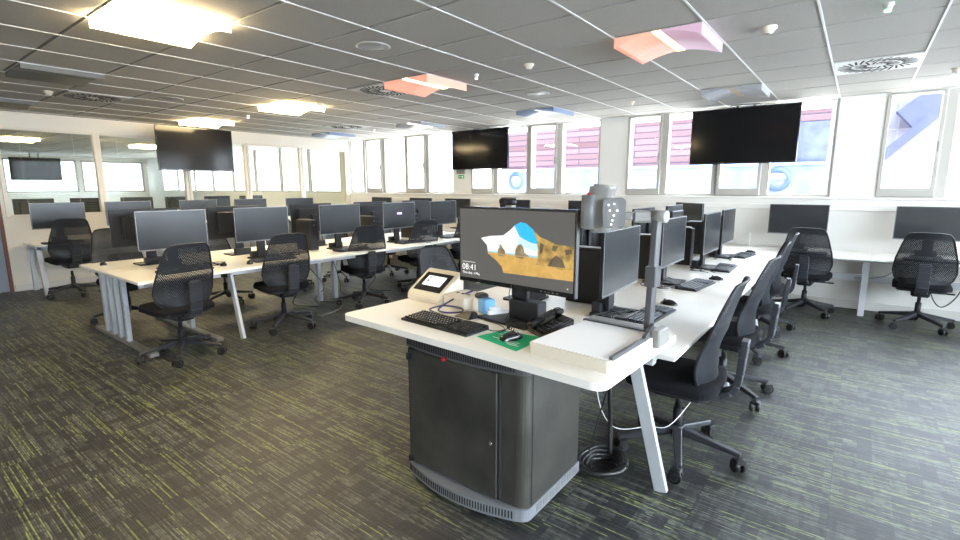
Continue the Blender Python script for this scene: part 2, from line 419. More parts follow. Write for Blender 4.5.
# ------------------------------------------------------------------ ceiling fittings
def cell(i, j): return (GX+(i+.5)*GT, GY+(j+.5)*GT, CZ)
def vault(mats, sag=.05):
    """arched troffer: two curved diffusers, low at the outer sides, raised at a lit centre strip"""
    def make(lab, i, j, group):
        t = thing('ceiling_light', lab, 'ceiling light', cell(i, j), 0, group)
        h = .292
        for sgn, m in ((-1, mats[0]), (1, mats[1])):
            b = MB(); K = 8; prev = None; top = []; bot = []
            for k in range(K+1):
                u = .03+(h-.03)*k/K; z = -sag*(k/K)**1.6-.012
                bot.append((sgn*u, z))
            for k in range(K):
                (xa, za), (xb, zb) = bot[k], bot[k+1]
                t2 = bmesh.new(); vs = [t2.verts.new(p) for p in ((xa, -h, za), (xb, -h, zb), (xb, h, zb), (xa, h, za), (xa, -h, -.004), (xb, -h, -.004), (xb, h, -.004), (xa, h, -.004))]
                for f in ((0, 1, 2, 3), (0, 4, 5, 1), (3, 2, 6, 7)): t2.faces.new([vs[q] for q in f]).smooth = (f == (0, 1, 2, 3))
                if k == K-1: t2.faces.new([vs[q] for q in (1, 5, 6, 2)])
                bmesh.ops.recalc_face_normals(t2, faces=t2.faces); b._merge(t2)
            b.build('diffuser', m, t)
        MB().box(-.03, .03, -h, h, -.014, -.006).build('light_strip', mats[2], t)
        MB().box(-.298, .298, -.298, .298, -.006, -.0045).build('tray', M_tbar, t)
        return t
    return make
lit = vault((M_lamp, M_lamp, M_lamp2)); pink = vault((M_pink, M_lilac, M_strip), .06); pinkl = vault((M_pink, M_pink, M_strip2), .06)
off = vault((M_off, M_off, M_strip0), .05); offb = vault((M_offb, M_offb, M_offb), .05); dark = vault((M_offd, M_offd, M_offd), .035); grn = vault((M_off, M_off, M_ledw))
lit('lit white ceiling light nearest the camera, largest of the glowing ones', -2, -2, 'lit ceiling lights')
lit('lit ceiling light over the near part of the left desk row', -6, 2, 'lit ceiling lights')
lit('small lit ceiling light just above the wall screen on the left', -10, 2, 'lit ceiling lights')
pink('pink and lilac arched ceiling light with an amber strip', 2, 2, 'unlit ceiling lights')
pinkl('salmon pink arched ceiling light with a bright strip, beside a round vent', -2, 2, 'unlit ceiling lights')
off('grey arched ceiling light just in front of the right wall screen', 2, 6, 'unlit ceiling lights')
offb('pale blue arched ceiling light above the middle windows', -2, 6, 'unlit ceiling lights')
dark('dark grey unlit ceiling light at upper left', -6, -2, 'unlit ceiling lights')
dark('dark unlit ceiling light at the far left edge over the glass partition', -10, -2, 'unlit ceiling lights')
grn('small ceiling light with a greenish strip near the left windows', -6, 6, 'unlit ceiling lights')
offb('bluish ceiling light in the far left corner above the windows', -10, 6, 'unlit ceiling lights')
for i, j, nm in ((-14, -2, 'left'), (-14, 2, 'right')): lit('lit ceiling light seen through the glass partition in the next room, %s one' % nm, i, j, 'lights in the next room')
for i, j, nm in ((-20, 0, 'left'), (-20, 4, 'right')): lit('small far lit ceiling light behind the partition glass, %s one' % nm, i, j, 'lights in the next room')
def vent(lab, i, j):
    t = thing('ceiling_vent', lab, 'vent', cell(i, j), 0, 'square swirl vents in the ceiling')
    MB().box(-.29, .29, -.29, .29, -.012, -.002, bev=.003).build('plate', M_tbar if i == 4 else M_plate, t)
    s = MB()
    for r0, r1, nn in ((.07, .155, 16), (.175, .27, 28)):
        for k in range(nn):
            a = 2*PI*k/nn; b2 = a+.35
            s.bar((r0*math.cos(a), r0*math.sin(a), -.0125), (r1*math.cos(b2*1.0), r1*math.sin(b2), -.0125), .016, .003)
    s.build('slots', M_slot, t)
    MB().lathe([(0, -.016), (.04, -.016), (.05, -.012)]).build('hub', M_tbar, t)
vent('square swirl vent in ceiling right of the right wall screen', 4, 5)
vent('swirl vent beside the salmon pink ceiling light', -3, 2)
vent('swirl vent in the dim ceiling at upper left', -8, -1)
vent('bluish swirl vent near the far left corner', -8, 5)
def speaker(lab, i, j):
    t = thing('ceiling_speaker', lab, 'speaker', cell(i, j), 0, 'round ceiling speakers')
    MB().lathe([(.125, -.001), (.13, -.006), (.118, -.010), (.11, -.006)], seg=32).build('rim', M_plate, t)
    MB().lathe([(0, -.008), (.06, -.0075), (.112, -.005)], seg=32).build('grille', M_grey, t)
speaker('round ceiling speaker nearest the camera, at top centre', -1, 0)
speaker('round ceiling speaker farther back above the middle screen', -1, 4)
speaker('dark round ceiling speaker at upper left beyond the swirl vent', -7, 0)
def detector(lab, gx, gy, r=.05, led=None):
    t = thing('smoke_detector', lab, 'detector', (GX+gx*GT, GY+gy*GT, CZ), 0, 'ceiling detectors')
    MB().lathe([(r, -.001), (r*.98, -.012), (r*.75, -.02), (r*.6, -.036), (r*.45, -.042), (0, -.043)]).build('housing', M_beige if led is None else M_tbar, t)
    MB().lathe([(0, -.049 if led else -.047), (r*(.55 if led else .25), -.046), (r*(.6 if led else .3), -.040)], seg=12).build('sensor', led or M_lgrey, t)
detector('smoke detector right of the pink arched ceiling light', 3.51, 2.67, .055)
detector('smoke detector on ceiling between the two pink ceiling lights', .55, 2.47, .045)
detector('tiny white sensor right beside the salmon pink ceiling light', -.43, 2.51, .022, M_ledw)
detector('green glowing indicator on the ceiling at top right', 4.53, 2.55, .028, M_led)
detector('smoke detector near the windows, left of the right wall screen', .56, 6.44, .045)
detector('smoke detector beside the dark unlit light at upper left', -7.44, -1.18, .045)
detector('small sensor above the left windows', -7.39, 6.42, .03, M_ledw)
detector('smoke detector at the edge of the glowing light over the left desks', -4.65, 2.62, .04)
detector('tiny sensor between the two glowing lights at left', -7.53, 2.59, .022, M_ledw)
detector('smoke detector at the right edge of the ceiling', 5.46, 6.57, .045)

# ------------------------------------------------------------------ wall / ceiling screens
def tv(lab, loc, rz, w=1.25, h=.715, group='large ceiling-hung screens', tilt=0):
    t = thing('television', lab, 'television', loc, rz, group)
    t.rotation_euler = (tilt, 0, rz)
    MB().box(-w/2, w/2, 0, .045, -h/2, h/2, bev=.006).box(-w*.3, w*.3, .04, .085, -h*.3, h*.3, bev=.01).build('casing', M_blackg, t)
    MB().box(-w/2+.012, w/2-.012, -.002, .001, -h/2+.018, h/2-.012).build('screen', M_tvscreen, t)
    up = CZ-loc[2]; b = MB()
    b.box(-.14, .14, .085, .10, -.15, .15)
    for s in (-.1, .1): b.cyl((s, .115, -.12), (s, .115, up-.012), .016)
    b.box(-.17, .17, .05, .18, up-.012, up); b.build('ceiling_bracket', M_dgrey, t)
    return t
tv('large black screen hung at left in front of the glass partition', (-8.88, 3.83, 2.09), PI/2, 1.20, .70)
tv('large black screen hung before the middle windows', (-5.53, 7.2, 2.135), 0, 1.27, .70)
tv('large black screen hung before the right-hand windows', (-1.275, 7.2, 2.113), math.radians(0), 1.245, .705)
tv('black screen hanging in the next room, seen through the partition glass', (-20.0, 3.92, 2.02), PI/2, 1.2, .68, tilt=math.radians(7))

# exit sign and notice on the pier
sg = thing('fire_exit_sign', 'small green and white sign on pier beside the middle hanging screen', 'sign', (-6.10, WY-.055, 1.66))
MB().box(-.07, .07, -.006, 0, -.035, .035).build('plate', mat('sign_green', (.05, .42, .16), .5), sg)
MB().box(.015, .05, -.008, -.006, -.018, .018).bar((-.055, -.007, 0), (0, -.007, 0), .002, .01).build('pictogram', M_paper, sg)
MB().box(-6.2, -6.0, WY-.085, WY-.052, 1.715, 1.80, bev=.006).build('wall_box', M_lgrey); o = bpy.data.objects['wall_box']; tag(o, 'small grey box on pier just above the green sign', 'wall box')

# ------------------------------------------------------------------ desks
def bench_unit(name, lab, x0, x1, y0, y1, frames, z=DZ, group=None, posts=False, mid=None):
    """two desktops back to back, splayed A legs at the listed y positions"""
    t = thing(name, lab, 'desk', ((x0+x1)/2, (y0+y1)/2, 0), 0, group)
    cx, cy = (x0+x1)/2, (y0+y1)/2; hx, hy = (x1-x0)/2, (y1-y0)/2
    for a, b in ((-hx, -.004), (.004, hx)):
        MB().box(a, b, -hy+.001, hy-.001, z-.026, z, bev=.004).build('desktop', M_white, t)
    for a in (-hx+.12, hx-.16): MB().box(a, a+.04, -hy+.05, hy-.05, z-.075, z-.026).build('rail', M_alu, t)
    for fy in frames:
        y = fy-cy
        MB().box(-hx+.10, hx-.10, y-.025, y+.025, z-.065, z-.026).build('cross_beam', M_alu, t)
        if posts:
            b = MB().box(-hx-.04, hx-.14, y-.035, y+.035, 0, .035, bev=.004); b.build('foot_bar', M_bar, t)
            for px in (-5.93, -5.74, -5.56, -5.36): MB().box(px-cx-.028, px-cx+.028, y-.02, y+.02, .035, z-.065, bev=.003).build('leg', M_alu, t)
        else:
            for s in (-1, 1):
                MB().bar((s*(hx-.03), y, 0), (s*(hx-.20), y, z-.045), .028, .062, up=(1, 0, 0), bev=.003).build('leg', M_alu, t)
    if mid is not None: MB().box(-.06, 0, mid-cy-.03, mid-cy+.03, 0, z-.03, bev=.003).build('leg', M_alu, t)
    return t
GL = 'back-to-back desks of the left row'
bench_unit('office_desk', 'short white desk at near end of left row, on grey foot bars', -6.19, -4.62, 1.43, 2.20, (1.54, 2.10), group=GL, posts=True)
bench_unit('office_desk', 'white double desk of left row with splayed pale legs, second from near end', -6.21, -4.64, 2.20, 3.80, (2.28,), group=GL, mid=3.7)
bench_unit('office_desk', 'white double desk in the middle of the left row', -6.23, -4.66, 3.80, 5.20, (5.1,), group=GL, mid=3.95)
bench_unit('office_desk', 'white double desk at the far end of the left row', -6.25, -4.68, 5.20, 6.45, (6.3,), group=GL)
GR = 'back-to-back desks of the right row'
bench_unit('office_desk', 'white double desk joined behind the lecturer desk', -2.19, -.595, 2.25, 3.72, (2.275,), group=GR)
bench_unit('office_desk', 'white double desk in the middle of the right row', -2.20, -.61, 3.72, 5.19, (3.80,), group=GR)
bench_unit('office_desk', 'white double desk of right row meeting the window wall desks', -2.20, -.62, 5.19, 6.69, (5.3,), group=GR)
def wall_desk(lab, x0, x1, y0, y1, legs, along='x', group=None):
    t = thing('wall_desk', lab, 'desk', ((x0+x1)/2, (y0+y1)/2, 0), 0, group); hx, hy = (x1-x0)/2, (y1-y0)/2
    MB().box(-hx+.001, hx-.001, -hy, hy, DZ-.026, DZ, bev=.004).build('desktop', M_white, t)
    if along == 'x':
        MB().box(-hx+.03, hx-.03, -hy+.30, -hy+.34, DZ-.075, DZ-.026).build('rail', M_alu, t); MB().box(-hx+.03, hx-.03, hy-.10, hy-.07, .36, .44).build('cable_tray', M_alu, t)
        for lx in legs:
            MB().bar((lx, -hy+.30, 0), (lx, -hy+.40, DZ-.03), .06, .035, up=(0, 1, 0), bev=.003).build('leg', M_alu, t)
            MB().box(lx-.03, lx+.03, hy-.09, hy-.04, 0, DZ-.03, bev=.003).build('leg', M_alu, t)
            MB().box(lx-.025, lx+.025, -hy+.30, hy-.05, DZ-.07, DZ-.026).build('cross_beam', M_alu, t)
    else:
        MB().box(hx-.16, hx-.12, -hy+.03, hy-.03, DZ-.075, DZ-.026).build('rail', M_alu, t)
        for ly in legs:
            MB().bar((hx-.03, ly, 0), (hx-.20, ly, DZ-.03), .035, .06, up=(0, 1, 0), bev=.003).build('leg', M_alu, t)
            MB().bar((-hx+.06, ly, 0), (-hx+.10, ly, DZ-.03), .035, .06, up=(0, 1, 0), bev=.003).build('leg', M_alu, t)
            MB().box(-hx+.05, hx-.12, ly-.02, ly+.02, DZ-.07, DZ-.026).build('cross_beam', M_alu, t)
GW = 'desks along the window wall'
wy0, wy1 = 6.70, 7.355
for lab, a, b, lg in (('white desk under windows at the right edge of the photo', .18, 1.80, (.77,)),
                      ('white desk under windows beside the right row end', -1.42, .18, (.765,)),
                      ('white desk under windows behind the black towers of the right row', -3.02, -1.42, (-.7,)),
                      ('white desk under windows behind the lecturer screen', -4.62, -3.02, (-.7,)),
                      ('white desk under windows below the middle hanging screen', -6.22, -4.62, (-.7,)),
                      ('white desk under the left windows, second from the corner', -7.82, -6.22, (-.7,)),
                      ('white desk in the far left corner under windows', -9.36, -7.82, (-.7,))):
    wall_desk(lab, a, b, wy0, wy1, lg, 'x', GW)
GP = 'desks along the glass partition'
for lab, a, b in (('white desk against the partition nearest the blue-grey door', 1.58, 3.18), ('white desk against the partition in the middle', 3.18, 4.78), ('white desk against the partition at its far end', 4.78, 6.38)):
    wall_desk(lab, -9.42, -8.72, a, b, ((-.74,) if a < 2 else (-.7,)), 'y', GP)

# ------------------------------------------------------------------ monitor prototype (screen faces local -Y), base at z=0
def make_monitor(w=.61, h=.362, zb=.193, name='monitor'):
    t = thing(name, 'x', 'monitor', group='x')
    MB().box(-w/2, w/2, -.012, .008, zb, zb+h, bev=.003).box(-w*.36, w*.36, .008, .045, zb+.06, zb+h-.06, bev=.012).build('casing', M_black, t)
    MB().box(-w/2, -w/2+.006, -.0135, -.011, zb, zb+h).box(w/2-.006, w/2, -.0135, -.011, zb, zb+h).box(-w/2, w/2, -.0135, -.011, zb+h-.006, zb+h).box(-w/2, w/2, -.014, -.011, zb, zb+.012).build('bezel', M_bezel, t)
    MB().box(-w/2+.007, w/2-.007, -.0128, -.0118, zb+.013, zb+h-.007).build('screen', M_screen, t)
    MB().box(-.045, .045, .045, .075, .02, zb+h*.6, bev=.004).build('stand_column', M_black, t)
    MB().prism(rounded(-.13, .13, -.09, .14, .02), 0, .014).build('stand_base', M_black, t)
    MB().box(-.095, .085, .08, .135, .014, .075, bev=.004).build('docking_box', M_dk, t)
    return t
mon = make_monitor(); mu = [False]
ords = ['nearest', 'second', 'third', 'fourth', 'farthest']
FY = [1.925, 2.81, 3.83, 4.83, 5.76]
for k, y in enumerate(FY):
    place(mon, mu, (-5.13, y, DZ), PI/2+math.radians((1, 0, 0, 0, 0)[k]), '%s black monitor on the aisle side of left desk row, screen towards camera' % ords[k] if k != 3 else 'black monitor on left row showing a small purple mark on screen', 'monitors facing the aisle on the left row')
    if k == 3:
        mk = MB().box(-.045, .045, -.0138, -.0131, .39, .415).build('screen_mark', emat('purple_mark', (.35, .12, .9), 1.6), bpy.data.objects[[o.name for o in C.objects if o.name.startswith('monitor')][-1]])
for k, y in enumerate(FY):
    place(mon, mu, (-5.72, y+(-.02, .0, .0, .0, .02)[k], DZ), -PI/2, '%s monitor on the far side of left desk row, its back to the camera' % ords[k], 'monitors turned away on the left row')
RY = [(-1.10, 2.83, 2), (-1.15, 4.05, 0), (-1.08, 5.02, 0), (-1.12, 5.97, 0)]
for k, (x, y, a) in enumerate(RY):
    o = place(mon, mu, (x, y, DZ), PI/2+math.radians(a), '%s monitor facing the chairs on the right desk row' % (ords[k] if k < 3 else 'last'), 'monitors facing right on the right row')
    for c in o.children:
        if c.name.split('.')[0] in ('casing', 'bezel', 'screen'): c.location.z -= .045; c.scale.z = 1.03
for k, (x, y) in enumerate(((-1.80, 2.85), (-1.78, 4.0), (-1.72, 5.0), (-1.70, 5.98))):
    place(mon, mu, (x, y, DZ), -PI/2, '%s monitor on right row turned away to the left side' % (ords[k] if k < 3 else 'last'), 'monitors facing left on the right row')
for x, y, a, lab in ((-.565, 7.10, 0, 'monitor on window desk behind the chair left of the pale desk leg'), (.645, 7.10, 0, 'monitor on window desk at right edge of the photo'),
                  (-1.80, 7.0, -42, 'black monitor angled on window desk below the right hanging screen'), (-3.35, 7.10, 0, 'black monitor on window desk behind the document camera head'),
                  (-4.64, 7.05, 0, 'black monitor on window desk directly behind the lecturer screen'), (-5.95, 7.1, 0, 'monitor on window desk below the green sign'),
                  (-6.9, 7.1, 0, 'dark monitor on window desk under the left windows, right one of two'), (-8.05, 7.1, 0, 'dark monitor on window desk under the left windows, left one of two')):
    place(mon, mu, (x, y, DZ), math.radians(a), lab, 'monitors along the window wall')
for k, y in enumerate((1.93, 2.79, 3.82, 4.74, 5.76)):
    place(mon, mu, (-9.0, y, DZ), PI/2, '%s monitor on the desks against the glass partition' % ords[k], 'monitors along the glass partition')
# monitors in the next room
for k in range(7):
    place(mon, mu, (-12.6, 1.5+.86*k, DZ-.0), -PI/2, 'dark monitor in the next room behind the partition glass, %s from left' % ('first', 'second', 'third', 'fourth', 'fifth', 'sixth', 'seventh')[k], 'monitors in the next room')
wall_desk('long white desk in the next room behind the partition glass', -13.0, -12.2, 1.0, 7.2, (-2.9, 0, 2.9), 'y')

# ------------------------------------------------------------------ computer towers between the screens
def make_pc():
    t = thing('computer_tower', 'x', 'computer', group='x')
    MB().box(-.15, .15, -.055, .055, .0, .365, bev=.004).build('case', M_black, t)
    MB().box(.15, .156, -.053, .053, .004, .361, bev=.002).build('front_panel', M_dk, t)
    MB().box(.156, .1575, -.008, .008, .30, .316).build('power_button', M_lgrey, t)
    MB().box(-.13, .13, -.045, .045, .365, .375, bev=.003).build('top_plate', M_dgrey, t)
    return t
pc = make_pc(); pu = [False]
for x, y, lab, g in ((-1.38, 3.02, 'black computer tower beside the right edge of the lecturer screen', 'r'), (-1.42, 4.12, 'black computer tower behind the second monitor of the right row', 'r'),
                     (-1.42, 5.12, 'black computer tower behind the third monitor of the right row', 'r'), (-1.42, 6.05, 'black computer tower behind the last monitor of the right row', 'r'),
                     (-5.43, 3.55, 'black computer tower between second and third monitors of the left row', 'l'),
                     (-5.43, 4.50, 'black computer tower between third and fourth monitors of the left row', 'l'), (-5.43, 5.34, 'black computer tower between fourth and fifth monitors of the left row', 'l')):
    place(pc, pu, (x, y, DZ), 0 if g == 'l' else PI/2*0, lab, 'computer towers on the %s row' % ('right' if g == 'r' else 'left'))

# ------------------------------------------------------------------ keyboards and mice
def make_keyboard(km=M_key, bm_=M_black):
    t = thing('keyboard', 'x', 'keyboard', group='x')
    MB().prism([(-.225, -.08), (.225, -.08), (.225, .08), (-.225, .08)], 0, .012).box(-.225, .225, .055, .08, .01, .022, bev=.003).build('base', bm_, t)
    k = MB(); np_ = MB(); lg = MB()
    for r in range(6):
        yy = -.066+r*.0235; x = -.215
        widths = [.0185]*15 if r not in (0,) else [.024, .02, .022, .10, .022, .02, .024]
        for w in widths:
            if x+w > .085: break
            k.box(x, x+w-.0045, yy, yy+.0180, .011, .0205+r*.0009, bev=.002); lg.box(x+.004, x+.009, yy+.010, yy+.014, .0205+r*.0009, .0208+r*.0009); x += w
        for q in range(3): np_.box(.088+q*.0185, .103+q*.0185, yy, yy+.0195, .011, .0205+r*.0009, bev=.002)
        for q in range(4):
            if .148+q*.0185 < .215: np_.box(.148+q*.0185, .163+q*.0185, yy, yy+.0195, .011, .0205+r*.0009, bev=.002)
    k.build('letter_keys', km, t); np_.build('number_keys', km, t); lg.build('key_legends', M_paper, t)['kind'] = 'stuff'
    return t
kb = make_keyboard(); ku = [False]
place(kb, ku, (-1.566, 1.752, PZ), math.radians(-3.5), 'black keyboard on the lecturer desk in front of the big screen', 'keyboards')
kb2 = make_keyboard(M_keyb, M_dk); ku2 = [False]
for x, y, lab in ((-.93, 2.90, 'keyboard on right row partly behind the document camera arm'), (-.95, 4.03, 'keyboard on right row in front of the second monitor'), (-.95, 5.06, 'keyboard on right row in front of the third monitor'), (-.97, 6.12, 'keyboard on right row in front of the last monitor')):
    place(kb2, ku2, (x, y, DZ), PI/2+random.uniform(-.12, .12), lab, 'keyboards')
for x, y, a, lab in ((-4.93, 1.92, 90, 'keyboard in front of nearest monitor of the left row'), (-4.93, 2.80, 90, 'keyboard in front of second monitor of the left row'), (-4.93, 3.84, 90, 'keyboard in front of third monitor of the left row'),
                  (-4.93, 4.85, 90, 'keyboard in front of the monitor with the purple mark'), (-4.93, 5.78, 90, 'keyboard in front of farthest monitor of the left row'),
                  (-8.82, 1.9, 90, 'keyboard on the partition desk behind the high-backed chair'), (-.45, 6.80, 0, 'keyboard on window desk behind the chair left of the pale leg'), (.66, 6.82, 0, 'keyboard on window desk at right edge of the photo')):
    place(kb2, ku2, (x, y, DZ), math.radians(a), lab, 'keyboards')
def make_mouse():
    t = thing('computer_mouse', 'x', 'mouse', group='x')
    b = MB(); pr = []
    K = 10; J = 8; rows = []
    tb_ = bmesh.new()
    for a in range(K+1):
        u = a/K; yy = -.055+.11*u; w = .031*math.sin(PI*min(max(u*.86+.07, 0), 1))**.55; h = .034*math.sin(PI*(u*.8+.12))**.8
        rows.append([tb_.verts.new((w*math.cos(PI*j/J), yy, h*math.sin(PI*j/J)**.8+.001 if 0 < j < J else .001)) for j in range(J+1)])
    for A, B in zip(rows, rows[1:]):
        for j in range(J): tb_.faces.new((A[j], B[j], B[j+1], A[j+1])).smooth = True
    tb_.faces.new(rows[0]); tb_.faces.new(rows[-1][::-1]); bmesh.ops.recalc_face_normals(tb_, faces=tb_.faces); b._merge(tb_)
    b.build('shell', M_blackg, t)
    MB().cyl((-.004, .028, .030), (.004, .028, .030), .008, seg=12).build('scroll_wheel', M_grey, t)
    return t
ms = make_mouse(); mu2 = [False]
place(ms, mu2, (-1.165, 1.752, PZ+.003), math.radians(-20), 'black mouse on the green mat on the lecturer desk', 'mice')
for x, y, a, lab in ((-.93, 3.27, 80, 'black mouse beside the document camera arm on right row'), (-.88, 4.40, 95, 'black mouse beside second keyboard of the right row'), (-.95, 6.47, 95, 'black mouse beside the last keyboard of the right row'),
                     (-5.95, 1.57, 80, 'black mouse at the near end corner of the left row'), (-4.95, 2.28, 70, 'black mouse left of the second monitor of the left row'), (-4.86, 2.50, 70, 'black mouse beside the second keyboard of the left row'), (.93, 6.82, 0, 'black mouse on window desk at right edge of the photo'),
                     (-8.85, 2.25, 80, 'black mouse on the partition desk beside the high-backed chair')):
    place(ms, mu2, (x, y, DZ), math.radians(a), lab, 'mice')
# monitor cables lying on the desks, one bundle per seat
def cable(lab, pts, r=.0028, m=M_black, name='cable', group='loose cables'):
    o = MB().tube(pts, r).build(name, m); tag(o, lab, 'cable', group); return o
rr = random.Random(3)
for k, (x, y, a) in enumerate(RY):
    o = MB()
    for q in range(4):
        p = [(x-.12+rr.uniform(-.05, .03), y+rr.uniform(-.25, .25), DZ+.004)]
        for s in range(5): p.append((x+.0+rr.uniform(-.16, .17), y-.18+rr.uniform(-.18, .28), DZ+.004+max(0, rr.uniform(-.01, .03))))
        o.tube(p, .003)
    o = o.build('cable_tangle', M_black); tag(o, 'tangled black cables under the %s monitor of the right row' % (ords[k] if k < 3 else 'last'), 'cables', 'cable tangles on the right row')
for k, y in enumerate(FY):
    o = MB()
    for q in range(3):
        p = [(-5.3+rr.uniform(-.05, .03), y+rr.uniform(-.3, .3), DZ+.004)]
        for s in range(4): p.append((-5.05+rr.uniform(-.14, .1), y+.3+rr.uniform(-.12, .14), DZ+.004+max(0, rr.uniform(-.01, .03))))
        o.tube(p, .003)
    o = o.build('cable_tangle', M_black); tag(o, 'tangled black cables beside the %s monitor of the left row' % ords[k], 'cables', 'cable tangles on the left row')

# ------------------------------------------------------------------ chair prototype (sitter faces local +Y)
def back_surface():
    b = MB(); t = b.bm; K, J = 16, 12; G = []
    def wid(v):
        p = [(0, .165), (.04, .195), (.12, .228), (.26, .248), (.5, .235), (.8, .197), (.96, .172), (1, .15)]
        for (a, x), (c, y) in zip(p, p[1:]):
            if v <= c: return x+(y-x)*(v-a)/(c-a)
        return p[-1][1]
    for k in range(K+1):
        v = k/K; w = wid(v); row = []
        for j in range(J+1):
            u = -1+2*j/J
            y = -.185-.10*v-.025*math.sin(PI*v)*-1 + .05*abs(u)**2.2*(.6+.6*(1-v))
            y = y+.02*math.sin(PI*min(v*2, 1))
            z = .47+.54*v-.012*abs(u)**4*v
            row.append((Vector((u*w, y, z)), (u*w, v*.52)))
        G.append(row)
    V = [[t.verts.new(p) for p, _ in r] for r in G]
    for k in range(K):
        for j in range(J):
            f = t.faces.new((V[k][j], V[k][j+1], V[k+1][j+1], V[k+1][j])); f.smooth = True
            for lp, (kk, jj) in zip(f.loops, ((k, j), (k, j+1), (k+1, j+1), (k+1, j))): lp[b.uv].uv = G[kk][jj][1]
    return b, G
def make_chair():
    t = thing('office_chair', 'x', 'chair', group='x')
    b, G = back_surface(); ob = b.build('backrest', M_mesh, t)
    rim = [G[0][j][0] for j in range(13)]+[G[k][12][0] for k in range(1, 17)]+[G[16][j][0] for j in range(11, -1, -1)]+[G[k][0][0] for k in range(15, 0, -1)]
    rim.append(rim[0]); MB().tube(rim, .008, seg=6, sub=1).build('back_frame', M_black, ob)
    # seat
    s = MB(); q = rounded(-.235, .235, -.21, .25, .09, 6); s.prism(q, .425, .455)
    q2 = [(x*.96, y*.96) for x, y in q]; q3 = [(x*.84, y*.84) for x, y in q]
    tt = bmesh.new(); R = [[tt.verts.new((x, y, z)) for x, y in r] for r, z in ((q, .455), (q2, .476), (q3, .484))]
    for A, B in zip(R, R[1:]):
        for i in range(len(A)): tt.faces.new((A[i], A[(i+1) % len(A)], B[(i+1) % len(B)], B[i])).smooth = True
    tt.faces.new(R[-1]); s._merge(tt); s.build('seat', M_seat, t)
    MB().prism(rounded(-.20, .20, -.18, .20, .06), .40, .425).box(-.075, .075, -.12, .13, .335, .40, bev=.015).build('seat_shell', M_black, t)
    MB().cyl((.07, .03, .37), (.25, .03, .375), .007).box(.21, .27, .015, .045, .368, .382, bev=.004).build('height_lever', M_black, t)
    # back support: runs from below the seat round and up behind the back
    p = [(-.02, .385, .10), (-.14, .382, .10), (-.205, .392, .10), (-.255, .420, .10), (-.280, .465, .10), (-.288, .53, .10), (-.294, .62, .098), (-.300, .69, .094), (-.301, .705, .075)]
    sb = MB()
    for (y0, z0, w0), (y1, z1, w1) in zip(p, p[1:]):
        sb.bar((0, y0, z0), (0, y1, z1), w0, .034, up=(0, 1, 0) if z1-z0 > abs(y1-y0) else (0, 0, 1), w2=w1, bev=.004)
    sb.build('back_support', M_spine, t)
    MB().cyl((0, 0, .13), (0, 0, .26), .026).cyl((0, 0, .26), (0, 0, .34), .016).build('gas_lift', M_black, t)
    bs = MB().cyl((0, 0, .105), (0, 0, .165), .045, .036, seg=20)
    for k in range(5):
        a = 2*PI*k/5+.9; c, s_ = math.cos(a), math.sin(a)
        bs.bar((c*.03, s_*.03, .135), (c*.325, s_*.325, .088), .050, .046, w2=.032, h2=.024, bev=.005)
    bs.build('star_base', M_base, t)
    for k in range(5):
        a = 2*PI*k/5+.9; c, s_ = math.cos(a)*.315, math.sin(a)*.315; b2 = a+1.1+k*.9
        e = Vector((math.cos(b2), math.sin(b2), 0)); ce = Vector((c, s_, .034))+Vector((-e.y, e.x, 0))*.012
        cs = MB().cyl((c, s_, .05), (c, s_, .088), .008).bar(ce-e*.028+Vector((0, 0, .024)), ce+e*.028+Vector((0, 0, .024)), .056, .022, bev=.004).build('caster', M_wheel, t)
        for s2 in (-1, 1): MB().cyl(ce+e*s2*.008, ce+e*s2*.030, .0335, seg=18).cyl(ce+e*s2*.030, ce+e*s2*.032, .019, .016, seg=12).build('wheel', M_wheel, cs)
    return t
ch = make_chair(); cu_ = [False]
def chair(x, y, a, lab, twist=0):
    o = place(ch, cu_, (x, y, 0), math.radians(a), lab, 'office chairs')
    for c in o.children: c.rotation_euler.z = math.radians(twist) if c.name.split('.')[0] in ('star_base', 'caster') else 0
    return o
for k, (x, y, a, t) in enumerate(((-4.61, 1.71, 96, -31), (-4.74, 2.77, 82, -40), (-4.90, 3.98, 72, -30), (-5.0, 5.06, 75, 5), (-4.95, 5.95, 78, 20))):
    chair(x, y, a, '%s black mesh-back office chair on the aisle side of the left row' % ords[k], t)
for k, (x, y, a, t) in enumerate(((-6.42, 1.88, -88, 10), (-6.40, 2.95, -75, 30), (-6.45, 3.9, -95, -20), (-6.5, 4.85, -90, 12), (-6.30, 5.66, -85, 0))):
    chair(x, y, a, '%s black office chair on the far side of the left row' % ords[k], t)
for k, (x, y, a, t) in enumerate(((-.68, 2.70, 92, 0), (-.66, 3.74, 88, -33), (-.70, 4.78, 97, 10), (-.72, 5.72, 92, 25))):
    chair(x, y, a, '%s black mesh-back office chair pulled up to the right desk row' % (ords[k] if k < 3 else 'last'), t)
chair(-2.32, 2.78, -88, 'black office chair behind the lecturer desk, left side of right row', 15)
chair(-.40, 6.82, -4, 'black mesh-back chair at window desk left of the pale desk leg', -20)
chair(.61, 6.82, -3, 'black mesh-back chair at window desk, right edge of the photo', -30)
w1 = chair(-8.50, 1.88, 92, 'high-backed black chair at the partition desk near the blue-grey door', 8)
for c in w1.children:
    if c.name.split('.')[0] in ('seat', 'backrest', 'seat_shell', 'height_lever', 'back_support'): c.location.z += .05

